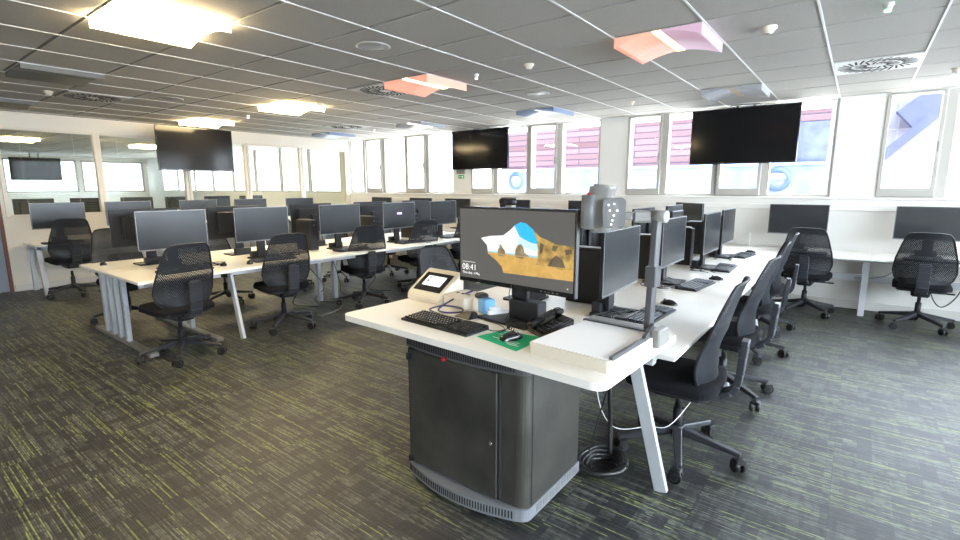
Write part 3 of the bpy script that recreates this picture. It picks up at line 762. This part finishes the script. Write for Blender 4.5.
# ------------------------------------------------------------------ lecturer desk and cabinet
t = thing('lecturer_desk', 'large white rounded desktop of the lecturer station in the foreground', 'desk', (-1.37, 1.93, 0), math.radians(-2.3))
MB().prism(rounded(-.755, .755, -.385, .40, .05, 6), PZ-.030, PZ).build('desktop', M_white, t)
MB().box(-.70, .70, -.02, .02, PZ-.075, PZ-.030).box(-.70, -.66, -.3, .35, PZ-.06, PZ-.03).box(.62, .66, -.3, .36, PZ-.06, PZ-.03).build('support_rail', M_alu, t)
MB().bar((-.62, .33, 0), (-.55, .30, PZ-.03), .03, .06, up=(1, 0, 0)).build('leg', M_alu, t)
cx0, cx1, cyf, cyb = -1.71, -1.00, 1.625, 2.14
def bow(x0, x1, yf, yb, bulge, r=.05, n=14):
    pts = []
    for k in range(n+1):
        u = k/n; x = x0+.01+(x1-r-x0-.01)*u; pts.append((x, yf-bulge*math.sin(PI*min(u*.98+.0, 1))**.9))
    for k in range(6):
        a = -PI/2+PI/2*(k+1)/6; pts.append((x1-r+r*math.cos(a), yf+r+r*math.sin(a)))
    pts += [(x1, yb), (x0, yb), (x0, yf+.015)]
    return pts
cab = thing('equipment_cabinet', 'dark brushed metal cabinet with slotted grey plinth under lecturer desk', 'cabinet', (0, 0, 0))
def add_slots(b, x0, x1, yf, bulge, z0, z1, nn, r=.05, mi=1, skip=.02):
    for k in range(nn):
        u = skip+(1-2*skip)*k/(nn-1); x = x0+.01+(x1-r-x0-.01)*u; y = yf-bulge*math.sin(PI*min(u*.98, 1))**.9
        b.box(x-.0028, x+.0028, y-.0015, y+.01, z0, z1, mi=mi)
MB().prism([(x, y) for x, y in bow(cx0+.012, cx1-.006, cyf+.012, cyb-.01, .006)], .088, .70).build('body', M_cab, cab)
b = MB().prism(bow(cx0, cx1, cyf, cyb, .065), .032, .088); add_slots(b, cx0, cx1, cyf, .065, .044, .078, 46)
for k in range(7): b.box(cx1-.004, cx1+.0015, 1.72+k*.058, 1.765+k*.058, .044, .078, mi=2)
b.build('plinth', [M_plinth, M_slot, M_grey], cab)
b = MB().prism(bow(cx0, cx1, cyf, cyb, .035), .70, .765); add_slots(b, cx0, cx1, cyf, .035, .712, .752, 52); b.build('vented_collar', [M_dgrey, M_slot], cab)
dd = MB().box(cx0+.035, -1.145, cyf-.012, cyf+.006, .10, .688, bev=.003).build('door', M_cab, cab)
MB().box(cx0+.027, cx0+.035, cyf-.006, cyf+.012, .10, .688).box(-1.145, -1.133, cyf-.006, cyf+.012, .10, .688).box(cx0+.03, -1.135, cyf-.006, cyf+.01, .688, .696).build('shadow_gap', M_slot, cab)
MB().cyl((-1.175, cyf-.016, .36), (-1.175, cyf-.010, .36), .009).build('lock', M_chrome, dd)
for z in (.118, .655): MB().cyl((cx0+.033, cyf-.014, z-.016), (cx0+.033, cyf-.014, z+.016), .009).box(cx0+.033, cx0+.055, cyf-.016, cyf-.012, z-.014, z+.014).build('hinge', M_black, dd)
MB().cyl((-1.415, cyf-.052, .703), (-1.415, cyf-.03, .703), .009).build('key_switch', M_red, cab)
MB().box(cx1-.0045, cx1-.004, 1.68, 1.684, .09, .70).build('panel_seam', M_slot, cab)
for x, y in ((-1.64, 1.68), (-1.06, 1.70), (-1.62, 2.08), (-1.06, 2.08)): MB().cyl((x, y, 0), (x, y, .033), .018, seg=12).build('foot', M_wheel, cab)

# big lecturer screen with lock-screen picture
sx0, sx1 = Vector((-1.675, 2.02)), Vector((-.965, 1.972))
ang = math.atan2(sx1.y-sx0.y, sx1.x-sx0.x); mid = (sx0+sx1)/2
t = thing('lecturer_monitor', 'large black monitor on lecturer desk showing a cave and beach picture', 'monitor', (mid.x, mid.y, PZ), ang)
W, H, Z0 = .712, .398, .172
MB().box(-W/2, W/2, -.010, .012, Z0, Z0+H, bev=.003).box(-.25, .25, .012, .05, Z0+.07, Z0+H-.07, bev=.015).build('casing', M_blackg, t)
sc = MB().box(-W/2+.010, W/2-.010, -.0112, -.0098, Z0+.024, Z0+H-.012).build('screen', emat('screen_cave_grey', (.16, .155, .145), .28, (.02, .02, .02)), t)
MB().box(W/2-.004, W/2+.002, -.012, .012, Z0, Z0+H, bev=.001).build('side_trim', M_dgrey, t)
def P2(u, v): return (-W/2+.010+u*(W-.020), 0, Z0+H-.012-v*(H-.036))   # u,v from the top left of the lit area
pic = MB()
def area(pts, mi, lift): pic.poly([(p[0], -.0112-lift, p[2]) for p in (P2(u, v) for u, v in pts)][::-1], mi)
area([(.21, .405), (.30, .365), (.42, .345), (.48, .27), (.53, .19), (.575, .15), (.62, .165), (.68, .24), (.71, .36), (.72, .50), (.72, .62), (.28, .62), (.27, .50)], 0, .0003)      # white haze
area([(.52, .20), (.575, .15), (.62, .165), (.68, .24), (.71, .35), (.715, .42), (.66, .41), (.60, .37), (.56, .33)], 1, .0005)                       # blue sky
area([(.56, .33), (.60, .37), (.66, .41), (.715, .42), (.715, .52), (.55, .46)], 2, .0005)                       # pale sky
area([(.28, .575), (.725, .575), (.725, .61), (.28, .61)], 3, .0006)                                     # sea
area([(.275, .595), (.73, .605), (1.0, .62), (1.0, .845), (.425, .86), (.41, .78), (.36, .70), (.31, .65)], 4, .0008)  # sand
area([(.68, .24), (.74, .33), (.80, .36), (.86, .40), (1.0, .42), (1.0, .70), (.90, .72), (.78, .70), (.71, .69), (.725, .55), (.715, .38)], 5, .0010) # lit rock
area([(.80, .69), (.83, .60), (.87, .54), (.92, .60), (.94, .69)], 6, .0012); area([(.74, .40), (.77, .42), (.76, .52), (.735, .56)], 6, .0012)
area([(.84, .42), (.88, .43), (.86, .50), (.83, .48)], 6, .0012); area([(.93, .46), (.98, .45), (.99, .50), (.94, .53)], 6, .0012)
area([(.37, .60), (.375, .54), (.39, .51), (.385, .48), (.40, .465), (.42, .52), (.44, .55), (.44, .60)], 7, .0010)  # sea stacks
area([(.53, .60), (.53, .52), (.55, .46), (.58, .44), (.60, .48), (.61, .55), (.64, .58), (.65, .60)], 7, .0010)
area([(.37, .61), (.44, .61), (.43, .635), (.38, .63)], 7, .0011); area([(.53, .61), (.61, .61), (.60, .635), (.54, .63)], 7, .0011)
area([(.02, .765), (.155, .765), (.155, .772), (.02, .772)], 8, .0006)
area([(.955, .945), (.965, .945), (.965, .96), (.955, .96)], 8, .0006)
def emn(m, sc, lo, hi):
    N, L = m.node_tree.nodes, m.node_tree.links; b = N['Principled BSDF']; e = b.inputs['Emission Strength'].default_value
    tc = N.new('ShaderNodeTexCoord'); n = N.new('ShaderNodeTexNoise'); n.inputs['Scale'].default_value = sc; n.inputs['Detail'].default_value = 6; L.new(tc.outputs['Object'], n.inputs[0])
    r = N.new('ShaderNodeMapRange'); r.inputs['From Min'].default_value = .35; r.inputs['From Max'].default_value = .65; r.inputs['To Min'].default_value = e*lo; r.inputs['To Max'].default_value = e*hi
    L.new(n.outputs['Fac'], r.inputs[0]); L.new(r.outputs[0], b.inputs['Emission Strength']); return m
em = [((1, 1, 1), 1.0), ((.02, .55, .95), .95), ((.6, .85, 1), 1.0), ((.45, .75, .78), .9), ((.80, .48, .12), .85), ((.66, .42, .11), .75), ((.22, .16, .09), .6), ((.42, .33, .17), .7), ((1, 1, 1), 1.0)]
pic.build('screen_picture', [emn(emat('screen_colour_%d' % k, c, s*.45, (.02, .02, .02)), 28, (1, 1, 1, .95, .85, .45, .6, .6, 1)[k], (1, 1, 1, 1, 1.1, 1.35, 1.3, 1.3, 1)[k]) for k, (c, s) in enumerate(em)], t)
M_wtext = emat('screen_text_white', (1, 1, 1), .5)
Rt = Matrix.Rotation(PI/2, 4, 'X')
p = P2(.02, .885); text_mesh('clock_digits', '08:41', .046, M_wtext, t, Matrix.Translation((p[0], -.0118, p[2])) @ Rt, .0002)
p = P2(.022, .945); text_mesh('date_text', 'Thursday, 1 May', .0185, M_wtext, t, Matrix.Translation((p[0], -.0118, p[2])) @ Rt, .0002)
for k in range(5): MB().box(.17+k*.022, .18+k*.022, -.0112, -.0098, Z0+.010, Z0+.014).build('menu_button', M_grey, t)
MB().box(-.05, .05, .052, .024+.053, .11, Z0+H*.6, bev=.004).build('stand_column', M_black, t)
fb = MB()
fb.prism([(-.19, -.06), (-.02, -.075), (.03, -.075), (.13, -.085), (.15, -.06), (.08, .02), (.08, .12), (-.08, .12), (-.19, -.035)], 0, .012)
fb.build('stand_foot', M_black, t)
MB().box(-.045, .135, .025, .10, .012, .108, bev=.004).build('docking_box', M_dk, t)
MB().tube([(.0, -.012, Z0+.02), (.0, -.03, Z0-.02), (.005, -.035, .06), (.0, -.06, .02), (.06, -.12, .006), (.075, -.20, .006)], .0022).build('cable', M_black, t)
# webcam on top
w = thing('webcam', 'small black webcam clipped on top of the lecturer screen', 'webcam', (-1.345, 1.995, PZ+Z0+H), ang)
MB().box(-.048, .048, -.028, .004, .014, .044, bev=.008).build('body', M_black, w)
MB().cyl((0, -.031, .029), (0, -.027, .029), .011).build('lens', M_blackg, w)
MB().box(-.045, .05, -.01, .022, .044, .049, bev=.001).box(-.02, .02, -.010, .030, .000, .014, bev=.003).build('clip', M_lgrey, w)
# green mat
t = thing('mouse_mat', 'green mouse mat with small print on the lecturer desk', 'mouse mat', (-1.178, 1.757, PZ), math.radians(-4))
MB().prism([(-.128, -.072), (.126, -.117), (.113, .107), (-.098, .078)], 0, .003).build('pad', M_green, t)
pr = MB()
for k, (x, y, l) in enumerate(((-.075, .02, .02), (-.045, .02, .025), (-.04, -.01, .03), (-.07, -.035, .15), (-.02, -.055, .10), (.04, -.07, .06))): pr.box(x, x+l, y, y+.006, .003, .0034, mi=0 if k in (1, 2) else 1)
pr.build('print', [M_yell, M_paper], t)
# document camera
t = thing('document_camera', 'grey document camera with white base, column arm and buttoned head', 'document camera', (-.815, 1.90, PZ), math.radians(-4))
MB().prism(rounded(-.178, .178, -.265, .22, .012, 3), .0, .046).build('base', M_beige, t)
MB().box(-.168, .160, -.255, .170, .046, .050, bev=.001).build('light_plate', M_paper, t)
MB().box(-.178, .14, .172, .20, .030, .056, bev=.003).build('gooseneck_rail', M_dgrey, t)
MB().box(-.178, .155, .20, .275, .02, .052, bev=.003).build('rear_shelf', M_lgrey, t)
MB().bar((.172, -.24, .05), (.172, .05, .054), .014, .016).bar((.172, .05, .054), (.150, .19, .075), .014, .03).build('side_rail', M_dgrey, t)
MB().box(.165, .205, .13, .24, .0, .075, bev=.005).build('hinge_block', M_lgrey, t)
for y in (-.24, .135): MB().cyl((.179, y, .018), (.181, y, .018), .006, seg=10).cyl((.179, y+.022, .018), (.181, y+.022, .018), .006, seg=10).build('screw', M_chrome, t)
MB().bar((.118, .225, .05), (.122, .245, .55), .030, .046, up=(0, 1, 0), bev=.004).build('column', M_dgrey, t)
MB().box(.095, .145, .205, .265, .24, .33, bev=.004).build('column_collar', M_dgrey, t)
MB().cyl((.09, .245, .545), (.165, .235, .545), .026).build('elbow', M_lgrey, t)
MB().bar((.10, .24, .542), (.03, .20, .542), .045, .05, bev=.01, w2=.05, h2=.055).bar((.03, .2, .545), (-.06, .15, .545), .04, .035, bev=.006).build('arm', M_lgrey, t)
hd = MB()
hd.prism(rounded(-.05, .05, -.075, .075, .03, 4), -.085, .10, M=Matrix.Translation((-.095, .14, .568)) @ Matrix.Rotation(.35, 4, 'Z') @ Matrix.Rotation(.10, 4, 'Y'), smooth=True)
hd.prism(rounded(-.044, .046, -.068, .068, .03, 4), .095, .110, M=Matrix.Translation((-.086, .14, .568)) @ Matrix.Rotation(.35, 4, 'Z') @ Matrix.Rotation(.10, 4, 'Y'))
hd = hd.build('head', M_lgrey, t)
MB().prism(rounded(-.028, .028, -.08, .06, .02, 4), -.065, .075, M=Matrix.Translation((-.118, .10, .56)) @ Matrix.Rotation(.3, 4, 'Z'), smooth=True).build('side_cover', M_grey, hd)
wg = MB().prism(rounded(-.046, .046, -.060, .065, .02, 4), -.010, .012, M=Matrix.Translation((.005, .075, .560)) @ Matrix.Rotation(.45, 4, 'Z') @ Matrix.Rotation(PI/2, 4, 'X')).build('control_panel', M_grey, hd)
kx = MB()
for a, z in ((-.02, .035), (.0, .04), (-.015, .012), (.012, .012), (.0, -.008), (-.004, -.028), (-.008, -.045)): kx.cyl((.010+a, .062+a*.48, .560+z), (.012+a, .058+a*.48, .560+z), .0028, seg=8)
kx.build('buttons', M_ledw, wg)
MB().cyl((-.085, .13, .492), (-.085, .13, .472), .048, .040, seg=20).build('lens_ring', M_plinth, hd)
MB().cyl((-.108, .055, .64), (-.108, .066, .64), .006, seg=8).build('indicator', M_red, hd)
# desk telephone
t = thing('telephone', 'black desk telephone with handset and coiled cord beside the big screen', 'telephone', (-1.075, 1.935, PZ), math.radians(-28))
tt = MB(); y0, y1 = -.09, .10
m4 = bmesh.new(); vs = [m4.verts.new(p) for p in ((-.085, y0, 0), (.085, y0, 0), (.085, y1, 0), (-.085, y1, 0), (-.085, y0, .022), (.085, y0, .022), (.085, y1, .088), (-.085, y1, .088))]
for f in ((3, 2, 1, 0), (4, 5, 6, 7), (0, 1, 5, 4), (1, 2, 6, 5), (2, 3, 7, 6), (3, 0, 4, 7)): m4.faces.new([vs[k] for k in f])
bmesh.ops.bevel(m4, geom=m4.edges[:], offset=.006, segments=2, affect='EDGES'); tt._merge(m4); tt.build('phone_base', M_blackg, t)
kp = MB()
sl = math.atan2(.066, .19)
Mk = Matrix.Translation((0, y0, .0225)) @ Matrix.Rotation(sl, 4, 'X')
for r in range(5):
    for c in range(3): kp.box(.0+c*.023, .016+c*.023, .02+r*.024, .034+r*.024, 0, .006, M=Mk)
kp.box(0, .065, .145, .185, 0, .004, M=Mk); kp.build('keypad', M_dk, t); t.scale = (.86, .86, .9)
hs = MB(); hp = [(-.05, y0+.0, .052), (-.052, y0+.04, .066), (-.052, .0, .082), (-.052, .06, .100), (-.05, .10, .108)]
for (a, b2) in zip(hp, hp[1:]): hs.bar(a, b2, .034, .022, bev=.005)
hs.box(-.075, -.025, y0-.01, y0+.035, .030, .058, bev=.008).box(-.075, -.025, .065, .112, .085, .115, bev=.008); hs = hs.build('handset', M_blackg, t)
co = []
for k in range(120):
    u = k/119; a = 2*PI*14*u; px, py, pz = -.06-.075*math.sin(PI*u), y0-.01-.06*u-.05*math.sin(PI*u), .045-.033*u
    co.append((px+.007*math.cos(a), py+.007*math.sin(a)*.5, pz+.007*math.sin(a)))
MB().tube(co, .0026, seg=5, sub=1).build('coiled_cord', M_black, t)
# touch control panel
t = thing('control_panel', 'cream touch control panel with lit screen at left of lecturer desk', 'control panel', (-1.975, 2.14, PZ), math.radians(-5))
pb = bmesh.new(); w2 = .145
prof = [(-.10, 0), (-.10, .035), (-.085, .055), (.075, .165), (.10, .165), (.10, 0)]
A = [pb.verts.new((-w2, y, z)) for y, z in prof]; B = [pb.verts.new((w2, y, z)) for y, z in prof]
pb.faces.new(A); pb.faces.new(B[::-1])
for k in range(len(prof)): pb.faces.new((A[k], B[k], B[(k+1) % len(prof)], A[(k+1) % len(prof)]))
bmesh.ops.recalc_face_normals(pb, faces=pb.faces); bmesh.ops.bevel(pb, geom=pb.edges[:], offset=.006, segments=2, affect='EDGES')
q = MB(); q._merge(pb); q.build('housing', M_beige, t)
sl = math.atan2(.11, .16); Ms = Matrix.Translation((0, -.085, .055)) @ Matrix.Rotation(sl, 4, 'X')
MB().box(-.115, .115, .012, .165, -.002, .004, bev=.002, M=Ms).build('screen_bezel', M_blackg, t)
MB().box(-.075, .08, .055, .135, .004, .0048, M=Ms).build('screen', emat('panel_white', (.85, .9, 1), .42), t)
ic = MB()
for x, y, w_, h_ in ((-.06, .115, .02, .012), (-.06, .085, .022, .016), (-.02, .12, .08, .004), (-.02, .10, .06, .004), (-.02, .08, .07, .004), (-.055, .065, .02, .008)): ic.box(x, x+w_, y, y+h_, .0048, .0052, M=Ms)
ic.build('screen_icons', M_dgrey, t)
# cream box behind the keyboard with blue cable coil
t = thing('connection_box', 'low cream connection box on lecturer desk right of control panel', 'box', (-1.735, 2.10, PZ), math.radians(-8))
MB().box(-.085, .095, -.07, .11, 0, .072, bev=.012, seg=2).build('housing', M_beige, t)
sk = MB()
for k in range(3): sk.box(-.055+k*.045, -.03+k*.045, .0, .015, .072, .0735)
sk.build('sockets', M_slot, t)
cable('navy blue cable coiled on the lecturer desk in front of the cream box', [(-1.70, 2.16, PZ+.085), (-1.74, 2.02, PZ+.05), (-1.76, 1.93, PZ+.012), (-1.68, 1.90, PZ+.012), (-1.62, 1.955, PZ+.014), (-1.66, 2.00, PZ+.02), (-1.76, 1.97, PZ+.024), (-1.80, 1.905, PZ+.012), (-1.74, 1.875, PZ+.01), (-1.70, 1.87, PZ+.008)], .005, M_bluec)
# wipes pack, handset shaped reader, dark wedge
t = thing('wipes_pack', 'crumpled blue and white plastic wipes pack under the big screen', 'wipes', (-1.555, 2.06, PZ), math.radians(-20))
MB().box(-.06, .012, -.035, .035, 0, .075, bev=.016, seg=2).build('white_end', M_paper, t)
MB().box(.0, .075, -.036, .036, .004, .085, bev=.014, seg=2).build('blue_end', M_blue, t)
MB().box(-.045, .02, -.03, .03, .075, .105, bev=.01).build('lid', M_black, t)
o = MB().prism(rounded(-.02, .02, -.06, .06, .018, 4), 0, .03).box(-.016, .016, -.05, .02, .03, .05, bev=.01).build('barcode_reader', M_paper, loc=(-1.455, 2.055, PZ), rot=(0, 0, -.5)); tag(o, 'white handheld reader lying under the big screen', 'reader')
pb = bmesh.new(); vs = [pb.verts.new(p) for p in ((-.065, -.04, 0), (.06, -.04, 0), (.06, .04, 0), (-.03, .04, 0), (.0, -.01, .035), (.05, -.005, .035), (.05, .03, .03), (.01, .03, .03))]
for f in ((3, 2, 1, 0), (4, 5, 6, 7), (0, 1, 5, 4), (1, 2, 6, 5), (2, 3, 7, 6), (3, 0, 4, 7)): pb.faces.new([vs[k] for k in f])
bmesh.ops.bevel(pb, geom=pb.edges[:], offset=.005, segments=2, affect='EDGES'); q = MB(); q._merge(pb)
o = q.build('presenter_remote', M_black, loc=(-1.565, 1.93, PZ), rot=(0, 0, -.1)); tag(o, 'black wedge-shaped remote behind the lecturer keyboard', 'remote')
cable('thin black keyboard cable looping on the lecturer desk', [(-1.36, 1.80, PZ+.012), (-1.30, 1.80, PZ+.004), (-1.27, 1.85, PZ+.004), (-1.33, 1.90, PZ+.004), (-1.45, 1.93, PZ+.004), (-1.50, 2.0, PZ+.004)], .002)
# papers beside R1
o = MB().box(-.10, .10, -.07, .07, 0, .02, bev=.003).build('cable_adapter', M_grey, loc=(-.93, 2.52, DZ), rot=(0, 0, .3)); tag(o, 'grey adapter lying behind the document camera on right row', 'adapter')
# floor cables
t = thing('floor_cable_coil', 'thick black cable coil on carpet beside the metal cabinet', 'cable coil', (-.93, 2.28, 0))
for k in range(4):
    r0 = .075+.014*k; pts = [((r0+.01*math.sin(3*a+k))*math.cos(a), (r0*1.25)*math.sin(a), .018+.012*k+.006*math.sin(2*a+k)) for a in [2*PI*q/18 for q in range(19)]]
    MB().tube(pts, .015, seg=8, sub=2).build('loop', M_wheel, t)
MB().tube([(.0, .09, .05), (-.02, .12, .25), (-.03, .10, .5), (-.02, .06, .68)], .012, seg=8).build('riser', M_wheel, t)
cable('white cable drooping behind the pale leg under the right row', [(-1.02, 2.33, .66), (-1.0, 2.35, .35), (-.93, 2.42, .18), (-.78, 2.50, .20), (-.66, 2.56, .24), (-.55, 2.9, .50), (-.62, 3.1, .66)], .0022, M_paper)
cable('thin black cable hanging behind the metal cabinet', [(-.86, 2.27, .70), (-.93, 2.30, .45), (-1.0, 2.30, .15), (-1.02, 2.28, .02)], .004)
for k, (y, dx) in enumerate(((3.0, 0), (3.3, .1), (3.75, -.1), (4.2, .05))):
    cable('thin dark cable hanging under the left desk row, %s one' % ords[k], [(-5.3, y, .67), (-5.2+dx, y+.1, .45), (-5.35, y+.3+dx, .2), (-5.5, y+.35, .02), (-5.2, y+.5, .006)], .004, group='cables hanging under the left row')
cable('pale cable lying on carpet by the second aisle chair', [(-5.4, 3.3, .008), (-5.0, 3.35, .012), (-4.75, 3.2, .02), (-4.9, 3.6, .008), (-5.3, 3.9, .008)], .005, M_lgrey)
cable('black cable loop hanging below the window desk at right', [(.75, 7.2, .66), (.72, 7.15, .35), (.82, 7.12, .18), (.95, 7.14, .35), (.98, 7.2, .66)], .006)
cable('thin cable hanging below the window desk right of the pale leg', [(.42, 7.25, .66), (.38, 7.22, .5), (.25, 7.25, .42), (.05, 7.25, .40)], .004)
o = MB().prism(rounded(-.004, .004, -.07, .07, .003, 2), 0, .17).build('white_folder', M_paper, loc=(-1.08, 7.22, DZ), rot=(0, 0, .2)); tag(o, 'white folder standing on window desk left of a monitor', 'folder')

# ------------------------------------------------------------------ outside
MB().box(-60, 60, WY+.3, 80, -.4, -.2).build('courtyard_ground', mat('pale_paving', (.5, .49, .46), .8), kind=S)
def cladding():
    m, N, L, b = new_mat('red_board_cladding'); b.inputs['Roughness'].default_value = .7
    tc = N.new('ShaderNodeTexCoord'); mp = N.new('ShaderNodeMapping'); mp.inputs['Rotation'].default_value = (PI/2, 0, 0)
    L.new(tc.outputs['Object'], mp.inputs[0])
    br = N.new('ShaderNodeTexBrick'); br.inputs['Scale'].default_value = 1; br.inputs['Brick Width'].default_value = 3.7; br.inputs['Row Height'].default_value = .18
    br.inputs['Mortar Size'].default_value = .018; br.inputs['Color1'].default_value = (.052, .020, .026, 1); br.inputs['Color2'].default_value = (.105, .055, .065, 1); br.inputs['Mortar'].default_value = (.018, .010, .022, 1)
    L.new(mp.outputs[0], br.inputs['Vector']); L.new(br.outputs['Color'], b.inputs['Base Color']); return m
ob = thing('red_clad_building', 'red boarded building across the courtyard with white lower wall', 'building', (0, 15, 0))
MB().box(-10.6, 1.2, 0, 6, 2.02, 3.35).build('cladding', cladding(), ob)
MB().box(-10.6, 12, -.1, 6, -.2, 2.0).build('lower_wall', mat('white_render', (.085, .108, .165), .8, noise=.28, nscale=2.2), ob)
MB().box(-10.7, 12, -.14, .0, 2.0, 2.07).build('ledge', mat('blue_grey_capping', (.16, .22, .40), .5), ob)
M_bc = mat('blue_clad', (.038, .046, .125), .7, noise=.75, nscale=1.6)
MB().box(-1.62, 1.2, -.04, .0, 2.07, 3.05).build('blue_panel', M_bc, ob)
for k, (x, z) in enumerate(((-9.75, 1.67), (-1.72, 1.65), (1.35, 1.98))):
    r = MB().lathe([(.20, -.03), (.26, -.05), (.30, -.03), (.30, .02), (.20, .02)], seg=32, M=Matrix.Translation((x, -.12, z)) @ Matrix.Rotation(PI/2, 4, 'X')).build('porthole_ring', mat('blue_ring_%d' % k, (.015, .04, .12), .4), ob)
    MB().box(x-.21, x+.21, -.125, -.115, z, z+.16).build('porthole_glass', M_grey, r)
# sloping roof seen at the right-hand window
rf = thing('neighbouring_roof', 'blue-grey sloping roof edge outside the right-hand window', 'roof', (0, 12, 0))
MB().bar((-.15, 0, 1.55), (.95, 0, 2.75), .12, .16).bar((.55, .1, 2.62), (1.0, .1, 3.0), .3, .5).build('verge', mat('slate_blue', (.018, .022, .062), .6, noise=.3, nscale=5), rf)
g2 = MB()
for k in range(5): g2.bar((-.6, .3, 1.5+.35*k), (2.4, .3, 1.42+.35*k), .02, .02)
for k in range(4): g2.bar((-.3+.75*k, .3, 1.0), (-.3+.75*k, .3, 3.2), .02, .02)
g2.build('glazing_bars', M_grey, rf)
MB().box(-.6, 2.4, .35, .42, 1.0, 3.2).build('pale_wall', mat('pale_lilac_render', (.135, .13, .19), .8), rf)

# ------------------------------------------------------------------ daylight
w = bpy.data.worlds.new('sky'); bpy.context.scene.world = w; w.use_nodes = True
N, L = w.node_tree.nodes, w.node_tree.links; bg = N['Background']
tc = N.new('ShaderNodeTexCoord'); dp = N.new('ShaderNodeVectorMath'); dp.operation = 'DOT_PRODUCT'; dp.inputs[1].default_value = (.92, .22, .32)
L.new(tc.outputs['Generated'], dp.inputs[0])
r = N.new('ShaderNodeMapRange'); r.inputs['From Min'].default_value = -.6; r.inputs['From Max'].default_value = 1; r.inputs['To Min'].default_value = 1.8; r.inputs['To Max'].default_value = 15
r.interpolation_type = 'SMOOTHSTEP'
L.new(dp.outputs['Value'], r.inputs[0]); L.new(r.outputs[0], bg.inputs['Strength']); bg.inputs['Color'].default_value = (.80, .90, 1, 1)
def portal(x, y, z, sx, sy, rot):
    l = bpy.data.lights.new('portal', 'AREA'); l.shape = 'RECTANGLE'; l.size = sx; l.size_y = sy; l.cycles.is_portal = True
    o = bpy.data.objects.new('window_portal', l); C.objects.link(o); o.location = (x, y, z); o.rotation_euler = rot
portal(-2.9, WY+.28, 1.9, 13.2, 1.2, (-PI/2, 0, 0))
portal(-15.5, WY+.28, 1.9, 11.8, 1.2, (-PI/2, 0, 0))
portal(RX+.25, 2.1, 1.68, 1.5, 10.2, (0, PI/2, 0))
portal(NX-.25, 2.3, 1.85, 1.15, 10.2, (0, -PI/2, 0))
sl = bpy.data.lights.new('sun', 'SUN'); sl.energy = 18; sl.angle = .02; sl.color = (1, .95, .88)
so = bpy.data.objects.new('sun', sl); C.objects.link(so)
so.rotation_euler = Vector((.78, .22, .80)).to_track_quat('Z', 'Y').to_euler()
# ------------------------------------------------------------------ camera
cam = bpy.data.cameras.new('camera'); cam.sensor_width = 36; cam.lens = 36*490.9/960
co = bpy.data.objects.new('camera', cam); C.objects.link(co); bpy.context.scene.camera = co
yaw, pit, roll = .6526, -.1680, -.0013
fwd = Vector((-math.sin(yaw)*math.cos(pit), math.cos(yaw)*math.cos(pit), math.sin(pit))); right = Vector((math.cos(yaw), math.sin(yaw), 0)); up = right.cross(fwd)
r2 = right*math.cos(roll)+up*math.sin(roll); u2 = -right*math.sin(roll)+up*math.cos(roll)
M = Matrix((r2, u2, -fwd)).transposed().to_4x4(); M.translation = Vector((0, 0, 1.47)); co.matrix_world = M
vs = bpy.context.scene.view_settings; vs.view_transform = 'Standard'; vs.look = 'None'; vs.gamma = 1; vs.use_curve_mapping = False; vs.exposure = 1.3
cy = bpy.context.scene.cycles
cy.use_denoising = True; cy.max_bounces = 10; cy.diffuse_bounces = 5; cy.glossy_bounces = 4; cy.transparent_max_bounces = 16; cy.sample_clamp_indirect = 6
